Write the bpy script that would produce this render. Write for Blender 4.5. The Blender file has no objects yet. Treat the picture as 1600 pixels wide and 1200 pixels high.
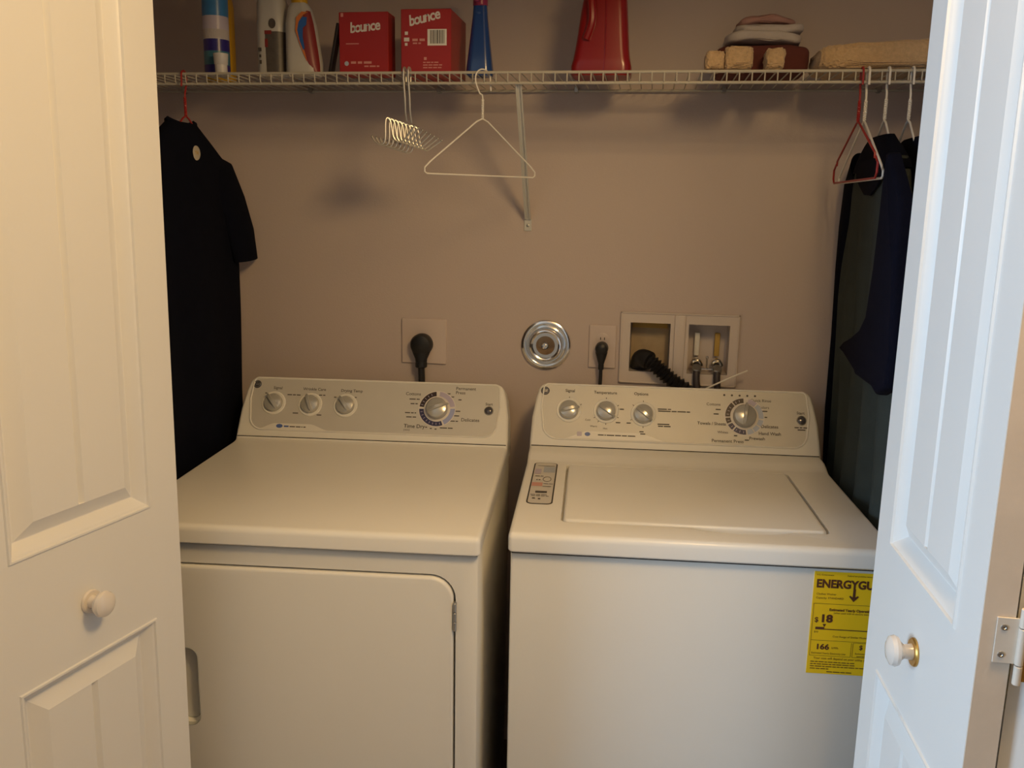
import bpy, bmesh, math, random
from mathutils import Vector, Matrix, noise
random.seed(7)
S = bpy.context.scene
COL = S.collection

# ------------------------------------------------------------------ camera
cam_d = bpy.data.cameras.new('camera'); cam = bpy.data.objects.new('camera', cam_d); COL.objects.link(cam)
RX = Vector((0.98803635, 0.15321073, 0.01762496)); DX = Vector((0.04725924, -0.1920027, -0.98025585)); FX = Vector((-0.14680167, 0.96936136, -0.19694627))
m = Matrix((RX, -DX, -FX)).transposed().to_4x4(); m.translation = (0.2291, -1.4984, 1.4937)
cam.matrix_world = m
cam_d.sensor_width = 36; cam_d.lens = 1380.24 * 36 / 1600; cam_d.clip_start = 0.02
S.camera = cam

# ------------------------------------------------------------------ light and exposure
W = bpy.data.worlds.new('world'); S.world = W; W.use_nodes = True
W.node_tree.nodes['Background'].inputs[0].default_value = (0.75, 0.87, 1.0, 1)
W.node_tree.nodes['Background'].inputs[1].default_value = 0.3
S.view_settings.view_transform = 'Standard'; S.view_settings.look = 'None'; S.view_settings.gamma = 1
S.view_settings.use_curve_mapping = False
S.view_settings.exposure = 0.07

def lamp(name, kind, loc, energy, color, **kw):
    d = bpy.data.lights.new(name, kind); d.energy = energy; d.color = color
    for k, v in kw.items(): setattr(d, k, v)
    o = bpy.data.objects.new(name, d); COL.objects.link(o); o.location = loc
    return o
# warm ceiling lamp of the room, daylight through the room's side window
lamp('ceiling_lamp', 'POINT', (0.64, -0.75, 2.18), 40, (1.0, 0.66, 0.28), shadow_soft_size=0.15)
win_light = lamp('window_daylight', 'AREA', (-2.66, -1.82, 1.45), 98, (0.53, 0.755, 1.0), shape='RECTANGLE', size=1.2, size_y=0.7)
win_light.rotation_euler = (0, math.radians(-90), 0)

# ------------------------------------------------------------------ materials
def mat(name, col, rough=0.5, metal=0.0, bump=0.0, bscale=200.0, mottle=0.0, mscale=6.0, coat=0.0, sheen=0.0, spec=0.5, trans=0.0):
    M = bpy.data.materials.new(name); M.use_nodes = True
    nt = M.node_tree; b = nt.nodes['Principled BSDF']
    b.inputs['Base Color'].default_value = (*col, 1); b.inputs['Roughness'].default_value = rough
    b.inputs['Metallic'].default_value = metal; b.inputs['Coat Weight'].default_value = coat
    b.inputs['Coat Roughness'].default_value = 0.08
    b.inputs['Sheen Weight'].default_value = sheen; b.inputs['Specular IOR Level'].default_value = spec
    b.inputs['Transmission Weight'].default_value = trans
    tc = None
    if bump or mottle:
        tc = nt.nodes.new('ShaderNodeTexCoord')
    if bump:
        n = nt.nodes.new('ShaderNodeTexNoise'); n.inputs['Scale'].default_value = bscale; n.inputs['Detail'].default_value = 4
        nt.links.new(tc.outputs['Object'], n.inputs['Vector'])
        bp = nt.nodes.new('ShaderNodeBump'); bp.inputs['Strength'].default_value = bump; bp.inputs['Distance'].default_value = 0.004
        nt.links.new(n.outputs['Fac'], bp.inputs['Height']); nt.links.new(bp.outputs['Normal'], b.inputs['Normal'])
    if mottle:
        n2 = nt.nodes.new('ShaderNodeTexNoise'); n2.inputs['Scale'].default_value = mscale; n2.inputs['Detail'].default_value = 5
        nt.links.new(tc.outputs['Object'], n2.inputs['Vector'])
        mx = nt.nodes.new('ShaderNodeMix'); mx.data_type = 'RGBA'
        mx.inputs['A'].default_value = (*[c * (1 - mottle) for c in col], 1); mx.inputs['B'].default_value = (*[min(1, c * (1 + mottle)) for c in col], 1)
        nt.links.new(n2.outputs['Fac'], mx.inputs['Factor']); nt.links.new(mx.outputs['Result'], b.inputs['Base Color'])
    return M

M = {}
M['wall'] = mat('wall_paint', (0.58, 0.49, 0.46), 0.75, bump=0.12, bscale=260, mottle=0.03, mscale=3)
M['room'] = mat('room_paint', (0.38, 0.31, 0.23), 0.8, bump=0.1, bscale=200)
M['ceil'] = mat('ceiling_paint', (0.72, 0.66, 0.57), 0.9, bump=0.15, bscale=120)
M['floor'] = mat('floor_vinyl', (0.24, 0.155, 0.09), 0.5, bump=0.05, mottle=0.25, mscale=9)
M['door'] = mat('door_paint', (0.80, 0.79, 0.77), 0.42, bump=0.03, bscale=180, mottle=0.012, mscale=10)
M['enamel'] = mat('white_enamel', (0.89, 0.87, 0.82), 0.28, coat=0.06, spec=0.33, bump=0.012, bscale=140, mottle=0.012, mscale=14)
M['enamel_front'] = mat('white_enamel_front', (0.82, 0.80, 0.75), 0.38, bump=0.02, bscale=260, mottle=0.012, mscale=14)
M['plastic'] = mat('white_plastic', (0.85, 0.83, 0.78), 0.42, coat=0.0, spec=0.3, mottle=0.01)
M['silver'] = mat('silver_panel', (0.64, 0.615, 0.57), 0.46, metal=0.15, spec=0.25, mottle=0.03, mscale=20)
M['cream'] = mat('cream_panel', (0.85, 0.82, 0.76), 0.4, mottle=0.01)
M['knob'] = mat('knob_silver', (0.54, 0.53, 0.50), 0.2, metal=0.3, coat=0.5, mottle=0.01)
M['print'] = mat('dark_print', (0.07, 0.06, 0.055), 0.6, mottle=0.05)
M['gap'] = mat('dark_gap', (0.03, 0.025, 0.02), 0.8, mottle=0.1)
M['chrome'] = mat('chrome', (0.78, 0.76, 0.74), 0.12, metal=1.0, mottle=0.01)
M['steel'] = mat('dull_steel', (0.45, 0.44, 0.42), 0.35, metal=0.9, mottle=0.05)
M['wire'] = mat('shaded_white_vinyl_wire', (0.50, 0.47, 0.41), 0.55, mottle=0.03)  # white vinyl darkened; the dimness around the shelf is put into the colour
M['brace'] = mat('grey_brace', (0.60, 0.60, 0.58), 0.4, mottle=0.03)
M['black'] = mat('black_rubber', (0.012, 0.012, 0.014), 0.45, mottle=0.1)
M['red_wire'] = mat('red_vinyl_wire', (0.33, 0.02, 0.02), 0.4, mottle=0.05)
M['white_wire'] = mat('white_hanger_wire', (0.80, 0.77, 0.72), 0.4, mottle=0.03)
M['navy'] = mat('navy_jersey', (0.0035, 0.0045, 0.011), 0.95, bump=0.3, bscale=700, mottle=0.2, mscale=30, spec=0.1)
M['navy2'] = mat('midnight_jersey', (0.0052, 0.0056, 0.0135), 0.95, bump=0.3, bscale=700, mottle=0.2, mscale=30, spec=0.1)
M['robe'] = mat('grey_green_cloth', (0.055, 0.064, 0.058), 0.95, bump=0.35, bscale=500, mottle=0.18, mscale=18, spec=0.1)
M['patch'] = mat('patch_cream', (0.50, 0.45, 0.36), 0.8, mottle=0.08, mscale=60)
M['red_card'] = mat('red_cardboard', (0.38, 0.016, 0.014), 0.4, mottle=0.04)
M['white_print'] = mat('white_print', (0.75, 0.70, 0.66), 0.5, mottle=0.02)
M['pale_print'] = mat('pale_red_print', (0.68, 0.30, 0.26), 0.5, mottle=0.02)
M['blue_pl'] = mat('blue_plastic', (0.018, 0.062, 0.25), 0.25, coat=0.3, mottle=0.03)
M['magenta_pl'] = mat('magenta_plastic', (0.30, 0.03, 0.10), 0.3, mottle=0.03)
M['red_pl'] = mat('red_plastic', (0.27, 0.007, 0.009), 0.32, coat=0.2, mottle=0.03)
M['white_pl'] = mat('bottle_white', (0.58, 0.56, 0.53), 0.35, mottle=0.02)
M['yellow_pl'] = mat('bottle_yellow', (0.60, 0.34, 0.015), 0.3, mottle=0.03)
M['orange'] = mat('label_orange', (0.70, 0.21, 0.05), 0.4, mottle=0.03)
M['label_blue'] = mat('label_blue', (0.03, 0.13, 0.45), 0.4, mottle=0.03)
M['label_red'] = mat('label_maroon', (0.24, 0.03, 0.03), 0.4, mottle=0.1, mscale=60)
M['label_grey'] = mat('label_grey', (0.10, 0.085, 0.075), 0.45, mottle=0.3, mscale=90)
M['can_blue'] = mat('can_blue', (0.05, 0.20, 0.45), 0.3, mottle=0.15, mscale=70)
M['can_navy'] = mat('can_navy', (0.03, 0.02, 0.20), 0.3, mottle=0.05)
M['can_lilac'] = mat('can_lilac', (0.52, 0.46, 0.55), 0.35, mottle=0.05, mscale=60)
M['side_label'] = mat('label_blue_grey', (0.14, 0.12, 0.20), 0.45, mottle=0.3, mscale=60)
M['can_teal'] = mat('can_teal', (0.05, 0.18, 0.27), 0.35, mottle=0.15, mscale=60)
M['fuzz'] = mat('tan_chenille', (0.58, 0.40, 0.23), 1.0, bump=0.9, bscale=260, mottle=0.25, mscale=140, sheen=0.3)
M['maroon'] = mat('maroon_cloth', (0.115, 0.028, 0.022), 0.9, bump=0.2, bscale=200, mottle=0.15, mscale=40)
M['grey_cloth'] = mat('pale_grey_cloth', (0.52, 0.47, 0.46), 0.9, bump=0.3, bscale=220, mottle=0.12, mscale=25)
M['pink_cloth'] = mat('dusty_pink_cloth', (0.42, 0.24, 0.22), 0.9, bump=0.3, bscale=220, mottle=0.15, mscale=25)
M['dark_slim'] = mat('dark_brown_plastic', (0.014, 0.008, 0.010), 0.5, mottle=0.1)
M['seg_brown'] = mat('dial_brown', (0.035, 0.018, 0.020), 0.4, mottle=0.1)
M['seg_navy'] = mat('dial_navy', (0.030, 0.028, 0.095), 0.4, mottle=0.1)
M['seg_blue'] = mat('dial_blue', (0.36, 0.40, 0.66), 0.4, mottle=0.05)
M['seg_lilac'] = mat('dial_lilac', (0.52, 0.46, 0.60), 0.4, mottle=0.05)
M['seg_pale'] = mat('dial_pale_blue', (0.46, 0.52, 0.66), 0.4, mottle=0.05)
M['yellow'] = mat('energy_yellow', (0.88, 0.58, 0.009), 0.5, mottle=0.03)
M['brown_print'] = mat('brown_print', (0.10, 0.035, 0.012), 0.6, mottle=0.05)
M['warm_chrome'] = mat('chrome_warm_reflection', (0.30, 0.20, 0.12), 0.25, metal=0.95, mottle=0.1, mscale=60)  # chrome centre; the brown reflection of its surroundings is put into the colour
M['rack'] = mat('chromed_wire', (0.62, 0.60, 0.56), 0.38, metal=0.7, mottle=0.05)
M['brass'] = mat('brass', (0.60, 0.36, 0.10), 0.35, metal=0.85, mottle=0.25, mscale=150)
M['hinge_white'] = mat('hinge_painted', (0.72, 0.66, 0.58), 0.35, metal=0.15, mottle=0.06, mscale=60)
M['door_edge_warm'] = mat('door_edge_warm_light', (0.66, 0.55, 0.44), 0.6, bump=0.05, mottle=0.08, mscale=30)  # the lamp's warm tone is put into the white leaf's edge colour
M['knob_cer'] = mat('ceramic_knob', (0.78, 0.72, 0.66), 0.2, coat=0.6, mottle=0.01)
M['handle_grey'] = mat('handle_grey', (0.45, 0.46, 0.42), 0.4, mottle=0.02)
M['lens'] = mat('button_dark', (0.09, 0.085, 0.10), 0.12, coat=0.8, mottle=0.02)
M['box_pl'] = mat('outlet_box_plastic', (0.66, 0.58, 0.54), 0.4, mottle=0.02)
M['box_tan'] = mat('outlet_box_card', (0.44, 0.33, 0.20), 0.7, mottle=0.15, mscale=50)
M['box_label'] = mat('outlet_box_label', (0.50, 0.32, 0.07), 0.6, mottle=0.1, mscale=60)
M['plate'] = mat('outlet_plate_plastic', (0.64, 0.54, 0.50), 0.35, mottle=0.02)
M['hose'] = mat('supply_hose_rubber', (0.05, 0.04, 0.045), 0.5, mottle=0.15)
M['frosted'] = mat('white_cap', (0.62, 0.60, 0.60), 0.4, mottle=0.03)
M['sticker'] = mat('sticker_silver', (0.64, 0.60, 0.54), 0.35, mottle=0.03)
M['sticker_blue'] = mat('sticker_blue', (0.42, 0.45, 0.50), 0.4, mottle=0.05)
M['sticker_lilac'] = mat('sticker_lilac', (0.50, 0.42, 0.50), 0.4, mottle=0.05)
M['sticker_red'] = mat('sticker_red', (0.62, 0.30, 0.24), 0.4, mottle=0.05)
M['logo_blue'] = mat('logo_blue', (0.10, 0.16, 0.42), 0.4, mottle=0.05)

# ------------------------------------------------------------------ mesh helpers
def obj(name, bm, material, parent=None, m4=None, smooth=35):
    me = bpy.data.meshes.new(name)
    bmesh.ops.recalc_face_normals(bm, faces=bm.faces)
    bm.to_mesh(me); bm.free()
    return link(name, me, material, parent, m4, smooth)
def link(name, me, material, parent=None, m4=None, smooth=35):
    if not me.materials: me.materials.append(material)
    if smooth:
        me.polygons.foreach_set('use_smooth', [True] * len(me.polygons))
        me.set_sharp_from_angle(angle=math.radians(smooth))
    o = bpy.data.objects.new(name, me); COL.objects.link(o)
    if parent: o.parent = parent
    if m4 is not None: o.matrix_local = m4
    return o
def empty(name, label, cat, loc=(0, 0, 0), rz=0, group=None):
    o = bpy.data.objects.new(name, None); COL.objects.link(o); o.empty_display_size = 0.05
    o.location = loc; o.rotation_euler = (0, 0, rz)
    return tag(o, label, cat, group)
def tag(o, label=None, cat=None, group=None, kind=None):
    if label: o['label'] = label
    if cat: o['category'] = cat
    if group: o['group'] = group
    if kind: o['kind'] = kind
    return o
def copy_tree(o, parent=None):
    c = o.copy(); COL.objects.link(c)
    if parent: c.parent = parent
    for ch in list(o.children): copy_tree(ch, c)
    return c
B = bmesh.new
def box(bm, a, b, bev=0.0, seg=2):
    vs = [bm.verts.new((x, y, z)) for x in (a[0], b[0]) for y in (a[1], b[1]) for z in (a[2], b[2])]
    fs = [bm.faces.new([vs[i] for i in q]) for q in ((0, 1, 3, 2), (4, 6, 7, 5), (0, 4, 5, 1), (2, 3, 7, 6), (0, 2, 6, 4), (1, 5, 7, 3))]
    if bev:
        es = list({e for f in fs for e in f.edges})
        bmesh.ops.bevel(bm, geom=es, offset=bev, segments=seg, profile=0.5, affect='EDGES')
    return bm
def quad(bm, *pts):
    bm.faces.new([bm.verts.new(p) for p in pts]); return bm
def loft(bm, rings, closed=True, cap0=True, cap1=True):
    R = [[bm.verts.new(p) for p in r] for r in rings]
    n = len(R[0])
    for a, b in zip(R, R[1:]):
        for i in range(n if closed else n - 1):
            j = (i + 1) % n
            bm.faces.new((a[i], a[j], b[j], b[i]))
    if cap0: bm.faces.new(R[0][::-1])
    if cap1: bm.faces.new(R[-1])
    return bm
def tube(bm, pts, r, n=8, closed=False):
    P = [Vector(p) for p in pts]; k = len(P)
    rr = r if isinstance(r, (list, tuple)) else [r] * k
    T = []
    for i in range(k):
        a = P[(i - 1) % k] if (closed or i > 0) else P[i]
        b = P[(i + 1) % k] if (closed or i < k - 1) else P[i]
        T.append((b - a).normalized())
    u = T[0].orthogonal().normalized(); rings = []
    for i in range(k):
        u = (u - T[i] * u.dot(T[i]))
        u = u.normalized() if u.length > 1e-6 else T[i].orthogonal().normalized()
        w = T[i].cross(u)
        rings.append([P[i] + (u * math.cos(2 * math.pi * j / n) + w * math.sin(2 * math.pi * j / n)) * rr[i] for j in range(n)])
    if closed: rings.append(rings[0])
    if closed:
        Rv = [[bm.verts.new(p) for p in r_] for r_ in rings[:-1]]
        for i in range(k):
            a, b = Rv[i], Rv[(i + 1) % k]
            for j in range(n): bm.faces.new((a[j], a[(j + 1) % n], b[(j + 1) % n], b[j]))
        return bm
    return loft(bm, rings)
def lathe(bm, prof, n=40, m4=Matrix.Identity(4), cap0=True, cap1=True):
    rings = [[m4 @ Vector((r * math.cos(2 * math.pi * j / n), r * math.sin(2 * math.pi * j / n), z)) for j in range(n)] for r, z in prof]
    return loft(bm, rings, True, cap0, cap1)
def rrect(x0, y0, x1, y1, r, k=6):
    rs = r if isinstance(r, (list, tuple)) else [r] * 4   # bl, br, tr, tl
    out = []
    for (cx, cy, a0, q) in ((x0 + rs[0], y0 + rs[0], 180, rs[0]), (x1 - rs[1], y0 + rs[1], 270, rs[1]), (x1 - rs[2], y1 - rs[2], 0, rs[2]), (x0 + rs[3], y1 - rs[3], 90, rs[3])):
        for i in range(k + 1):
            a = math.radians(a0 + 90 * i / k); out.append((cx + q * math.cos(a), cy + q * math.sin(a)))
    return out
def inset(poly, d):
    n = len(poly); out = []
    for i in range(n):
        p0, p1, p2 = Vector(poly[i - 1]), Vector(poly[i]), Vector(poly[(i + 1) % n])
        a, b = (p1 - p0), (p2 - p1)
        t = (a.normalized() if a.length > 1e-9 else Vector((0, 0))) + (b.normalized() if b.length > 1e-9 else Vector((0, 0)))
        if t.length < 1e-9: t = Vector((1, 0))
        t.normalize(); out.append(tuple(p1 + Vector((-t.y, t.x)) * d))
    return out
def slab(bm, poly, z0, z1, bev=0.0, f=lambda x, y, z: (x, y, z), seg=3):
    """closed plate of a 2D outline between z0 and z1, rounded at z1"""
    rings = [[f(x, y, z0) for x, y in poly]]
    if bev:
        for i in range(seg + 1):
            a = math.pi / 2 * i / seg; q = inset(poly, bev * (1 - math.cos(a)))
            rings.append([f(x, y, z1 - bev + bev * math.sin(a)) for x, y in q])
    else: rings.append([f(x, y, z1) for x, y in poly])
    return loft(bm, rings)
def cut(o, bm):
    """boolean difference, baked into the mesh"""
    me = bpy.data.meshes.new('cutter'); bmesh.ops.recalc_face_normals(bm, faces=bm.faces); bm.to_mesh(me); bm.free()
    c = bpy.data.objects.new('cutter', me); COL.objects.link(c); c.parent = o.parent
    md = o.modifiers.new('cut', 'BOOLEAN'); md.object = c; md.operation = 'DIFFERENCE'; md.solver = 'EXACT'
    dg = bpy.context.evaluated_depsgraph_get()
    nm = bpy.data.meshes.new_from_object(o.evaluated_get(dg))
    o.modifiers.clear(); old = o.data; o.data = nm; nm.name = old.name; bpy.data.meshes.remove(old)
    bpy.data.objects.remove(c); bpy.data.meshes.remove(me)
    nm.polygons.foreach_set('use_smooth', [True] * len(nm.polygons)); nm.set_sharp_from_angle(angle=math.radians(35))
def text(bm, s, size, m4, bold=0.0, align='CENTER', sx=1.0, shear=0.0):
    c = bpy.data.curves.new('t', 'FONT'); c.body = s; c.size = size; c.align_x = align; c.align_y = 'CENTER'; c.offset = bold; c.shear = shear
    c.resolution_u = 3
    o = bpy.data.objects.new('t', c); me = bpy.data.meshes.new_from_object(o)
    me.transform(m4 @ Matrix.Diagonal((sx, 1, 1, 1))); bm.from_mesh(me)
    bpy.data.objects.remove(o); bpy.data.curves.remove(c); bpy.data.meshes.remove(me)
def bars(bm, m4, x0, y, words, h, gap=None):
    """unreadably small print: a row of word-long strokes"""
    x = x0
    for w in words:
        quad(bm, *[m4 @ Vector(p) for p in ((x, y - h / 2, 0), (x + w, y - h / 2, 0), (x + w, y + h / 2, 0), (x, y + h / 2, 0))]); x += w + (gap or h * 0.8)
def arc(cx, cy, r, a0, a1, n): return [(cx + r * math.cos(math.radians(a0 + (a1 - a0) * i / n)), cy + r * math.sin(math.radians(a0 + (a1 - a0) * i / n))) for i in range(n + 1)]
def smooth_path(pts, n=6):
    P = [Vector(p) for p in pts]; out = []
    for i in range(len(P) - 1):
        p0 = P[max(i - 1, 0)]; p1 = P[i]; p2 = P[i + 1]; p3 = P[min(i + 2, len(P) - 1)]
        for k in range(n):
            t = k / n
            out.append(0.5 * ((2 * p1) + (p2 - p0) * t + (2 * p0 - 5 * p1 + 4 * p2 - p3) * t * t + (-p0 + 3 * p1 - 3 * p2 + p3) * t ** 3))
    out.append(P[-1]); return out
T4 = Matrix.Translation

# ------------------------------------------------------------------ setting
YW = 0.752; XL = -1.12; XR = 0.97; ZC = 2.44
# outlet box opening in the back wall
HX0, HX1, HZ0, HZ1 = 0.178, 0.447, 1.072, 1.222
bm = B()
xs = [XL - 0.1, HX0, HX1, XR + 0.1]; zs = [0, HZ0, HZ1, ZC]
for i in range(3):
    for j in range(3):
        if (i, j) != (1, 1): quad(bm, (xs[i], YW, zs[j]), (xs[i + 1], YW, zs[j]), (xs[i + 1], YW, zs[j + 1]), (xs[i], YW, zs[j + 1]))
bmesh.ops.remove_doubles(bm, verts=bm.verts, dist=1e-5)
ret = bmesh.ops.extrude_face_region(bm, geom=list(bm.faces))
bmesh.ops.translate(bm, verts=[v for v in ret['geom'] if isinstance(v, bmesh.types.BMVert)], vec=(0, 0.10, 0))
tag(obj('wall_back', bm, M['wall'], smooth=0), 'beige painted back wall of the laundry closet', 'wall', kind='structure')
def struct(name, a, b, mt, label, cat):
    return tag(obj(name, box(B(), a, b), mt, smooth=0), label, cat, kind='structure')
struct('wall_left', (XL - 0.1, -0.12, 0), (XL, YW, ZC), M['wall'], 'beige painted left side wall inside the closet', 'wall')
struct('wall_right', (XR, -0.12, 0), (XR + 0.1, YW, ZC), M['wall'], 'beige painted right side wall inside the closet', 'wall')
JL, JR = -0.86, 0.79
struct('wall_front_left', (-2.6, -0.24, 0), (JL, -0.12, ZC), M['room'], 'room wall left of the closet opening', 'wall')
struct('wall_front_right', (JR, -0.24, 0), (2.4, -0.12, ZC), M['room'], 'room wall right of the closet opening', 'wall')
struct('wall_front_header', (JL, -0.24, 2.06), (JR, -0.12, ZC), M['room'], 'strip of wall above the closet opening', 'wall')
struct('floor', (-2.7, -3.7, -0.1), (2.5, YW + 0.1, 0), M['floor'], 'brown floor under the washer and dryer', 'floor')
struct('ceiling', (-2.7, -3.7, ZC), (2.5, YW + 0.1, ZC + 0.1), M['ceil'], 'off-white ceiling over the closet and room', 'ceiling')
struct('wall_room_right', (2.4, -3.7, 0), (2.5, -0.12, ZC), M['room'], 'right wall of the room in front of the closet', 'wall')
struct('wall_room_rear', (-2.7, -3.7, 0), (2.5, -3.6, ZC), M['room'], 'rear wall of the room facing the closet', 'wall')
bm = B()
ys = [-3.6, -2.22, -1.42, -0.24]; zs = [0, 0.8, 2.1, ZC]
for i in range(3):
    for j in range(3):
        if (i, j) != (1, 1): box(bm, (-2.6, ys[i], zs[j]), (-2.5, ys[i + 1], zs[j + 1]))
tag(obj('wall_room_left', bm, M['room'], smooth=0), 'left wall of the room with the daylight window', 'wall', kind='structure')

# ------------------------------------------------------------------ bifold doors
def door_leaf(name, label, m4, width, zb, zp, zl, knob=None, edge=False, lean=0.0, grey=False):
    """local x: along the leaf from its leading edge, local y: out of the visible face, z: up. zp: bottom of upper panel, zl: top of lower panel"""
    TH, H = 0.034, 2.03
    x0, x1 = 0.064, width - 0.064
    rects = [(0.20, zl), (zp, 1.92)]
    bm = B()
    zz = [zb, 0.20, zl, zp, 1.92, H]; xx = [0, x0, x1, width]
    for i in range(3):
        for j in range(5):
            if i == 1 and j in (1, 3): continue
            quad(bm, (xx[i], 0, zz[j]), (xx[i + 1], 0, zz[j]), (xx[i + 1], 0, zz[j + 1]), (xx[i], 0, zz[j + 1]))
    bmesh.ops.remove_doubles(bm, verts=bm.verts, dist=1e-5)
    for (a, b, c, d) in (((0, 0, zb), (0, -TH, zb), (0, -TH, H), (0, 0, H)), ((0, -TH, zb), (width, -TH, zb), (width, -TH, H), (0, -TH, H)), ((0, 0, H), (0, -TH, H), (width, -TH, H), (width, 0, H)), ((0, 0, zb), (0, -TH, zb), (width, -TH, zb), (width, 0, zb)), ((width, 0, zb), (width, -TH, zb), (width, -TH, H), (width, 0, H))):
        quad(bm, a, b, c, d)
    d = obj(name, bm, M['door'], None, m4, smooth=0)
    tag(d, label, 'door', kind='structure')
    if edge:
        obj('warm_lit_edge', box(B(), (width, -TH + 0.0005, zb + 0.002), (width + 0.0012, -0.0005, H - 0.002)), M['door_edge_warm'], d, smooth=0)  # thin overlay on the fold edge, tinted with warm lamplight
    for (a, b) in rects:
        bm = B()
        prof = [(0, 0.0), (0.0015, 0.0024), (0.0045, 0.0024), (0.006, -0.0010), (0.008, -0.0020), (0.010, -0.0035), (0.0225, -0.0165), (0.0240, -0.0165), (0.048, -0.0030)]
        rings = [[(x0 + o, h, a + o), (x1 - o, h, a + o), (x1 - o, h, b - o), (x0 + o, h, b - o)] for o, h in prof]
        loft(bm, rings, True, False, False)
        o, h = prof[-1]; xm = width / 2; g = 0.0060
        for (xa, xb) in ((x0 + o, xm - g), (xm + g, x1 - o)):
            quad(bm, (xa, h, a + o), (xb, h, a + o), (xb, h, b - o), (xa, h, b - o))
        for (xa, ha, xb, hb) in ((xm - g, h, xm, h - 0.0065), (xm, h - 0.0065, xm + g, h)):
            quad(bm, (xa, ha, a + o), (xb, hb, a + o), (xb, hb, b - o), (xa, ha, b - o))
        for z in (a + o, b - o):
            bm.faces.new([bm.verts.new(p) for p in ((xm - g, h, z), (xm, h - 0.0065, z), (xm + g, h, z))])
        bmesh.ops.remove_doubles(bm, verts=bm.verts, dist=1e-5)
        obj('door_panel', bm, M['door'], d, smooth=25)
    if knob:
        K = Matrix.Rotation(math.radians(-90), 4, 'X')
        bm = B(); lathe(bm, [(0.0185, 0), (0.0185, 0.002), (0.017, 0.004)], 32, K)
        ob = obj('knob_rose', bm, M['brass'] if knob[2] else M['knob_cer'], d, T4((knob[0], 0.0002, knob[1])))
        tag(ob, 'brass coloured rose under the knob' if knob[2] else 'painted rose under the knob')
        bm = B(); lathe(bm, [(0.011, 0.003), (0.0095, 0.010), (0.0095, 0.014), (0.013, 0.018), (0.0185, 0.021), (0.0202, 0.0255), (0.0185, 0.0305), (0.013, 0.0335), (0.006, 0.035), (0.001, 0.0353)], 40, K)
        tag(obj('knob', bm, M['knob_cer'], d, T4((knob[0], 0.0002, knob[1]))), 'round glazed white knob')
    return d
def frame_m(o, ang, lean=0.0, flip=1):
    """leaf frame: x runs from the leading edge toward the room, y is the visible face's normal"""
    a = math.radians(ang)
    dr = Vector((math.sin(a), -math.cos(a), 0)); n = Vector((math.cos(a), math.sin(a), 0)) * flip
    mm = Matrix((dr, n, Vector((lean, 0, 1)))).transposed().to_4x4(); mm.translation = o
    return mm
door_leaf('door_1', 'white bifold door leaf at left, lit warm, with round white knob', frame_m((-0.5455 - 0.0067, -0.17, 0), -11.5, 0.0135), 0.395, 0.02, 1.0, 0.807, (0.197, 0.893, False))
door_leaf('door_2', 'bluish-white bifold door leaf at right with brass-based knob and hinge', frame_m((0.588, -0.17, 0), 1.2, 0.0, -1), 0.390, 0.02, 1.028, 0.835, (0.208, 0.938, True), edge=True)
# second leaves, folded behind the visible ones
door_leaf('door_3', 'hinged bifold leaf behind the right door, only its edge in view', frame_m((0.778, -0.19, 0), -16.5, 0, 1), 0.385, 0.02, 1.028, 0.835, edge=False)
door_leaf('door_4', 'hidden bifold leaf folded behind the left door', frame_m((-0.835, -0.19, 0), 22.0, 0, -1), 0.385, 0.02, 1.0, 0.807)
# butterfly hinge on the fold edge of the right door
a = math.radians(1.2); dr = Vector((math.sin(a), -math.cos(a), 0))
hin = empty('butterfly_hinge', 'white painted butterfly hinge on the edge of the right bifold door', 'hinge', Vector((0.588, -0.17, 0)) + dr * 0.3915)
bm = B(); box(bm, (0.0145, -0.0018, 1.026), (0.0375, 0, 1.078), 0.0004, 1)
obj('hinge_leaf', bm, M['hinge_white'], hin)
bm = B(); box(bm, (0.0425, -0.0018, 1.006), (0.066, 0, 1.088), 0.0004, 1)
tag(obj('hinge_leaf', bm, M['brass'], hin), 'brass coloured hinge leaf')
for z0, z1 in ((1.004, 1.0255), (1.0265, 1.068), (1.069, 1.090)):
    bm = B(); lathe(bm, [(0.0036, z0), (0.0042, z0 + 0.0006), (0.0042, z1 - 0.0006), (0.0036, z1)], 16)
    obj('hinge_knuckle', bm, M['hinge_white'], hin, T4((0.040, -0.004, 0)))
for (x, z) in ((0.022, 1.036), (0.022, 1.067), (0.056, 1.018)):
    bm = B(); lathe(bm, [(0.0035, 0), (0.0033, 0.0008), (0.0018, 0.0012), (0.0012, 0.0004)], 14, Matrix.Rotation(math.radians(90), 4, 'X'))
    obj('screw', bm, M['steel'], hin, T4((x, -0.0018, z)))

# ------------------------------------------------------------------ machines
def profile_sweep(bm, prof, w, r, k=5):
    """sweep a (y,z) polyline across the width w (x), the ends rounded off by radius r; last part closed by end caps"""
    n = len(prof); nrm = []
    for i in range(n):
        a = Vector(prof[max(i - 1, 0)]); b = Vector(prof[min(i + 1, n - 1)]); t = (b - a).normalized(); nrm.append(Vector((-t.y, t.x)))
    st = []
    for i in range(k + 1):
        ph = math.pi / 2 * i / k; st.append((r * (1 - math.cos(ph)), r * (1 - math.sin(ph))))
    sts = st + [(w - x, d) for x, d in reversed(st)]
    rings = []
    for x, d in sts:
        rings.append([(x, prof[i][0] - nrm[i].x * d, prof[i][1] - nrm[i].y * d) for i in range(n)])
    return loft(bm, rings, False, True, True)
def console_frame(yb, zb, dz, dy=0.08):
    Tv = Vector((0, dy, dz)).normalized(); N = Vector((0, -dz, dy)).normalized()
    mm = Matrix((Vector((1, 0, 0)), Tv, N)).transposed().to_4x4(); mm.translation = (0, yb, zb)
    return mm
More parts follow.
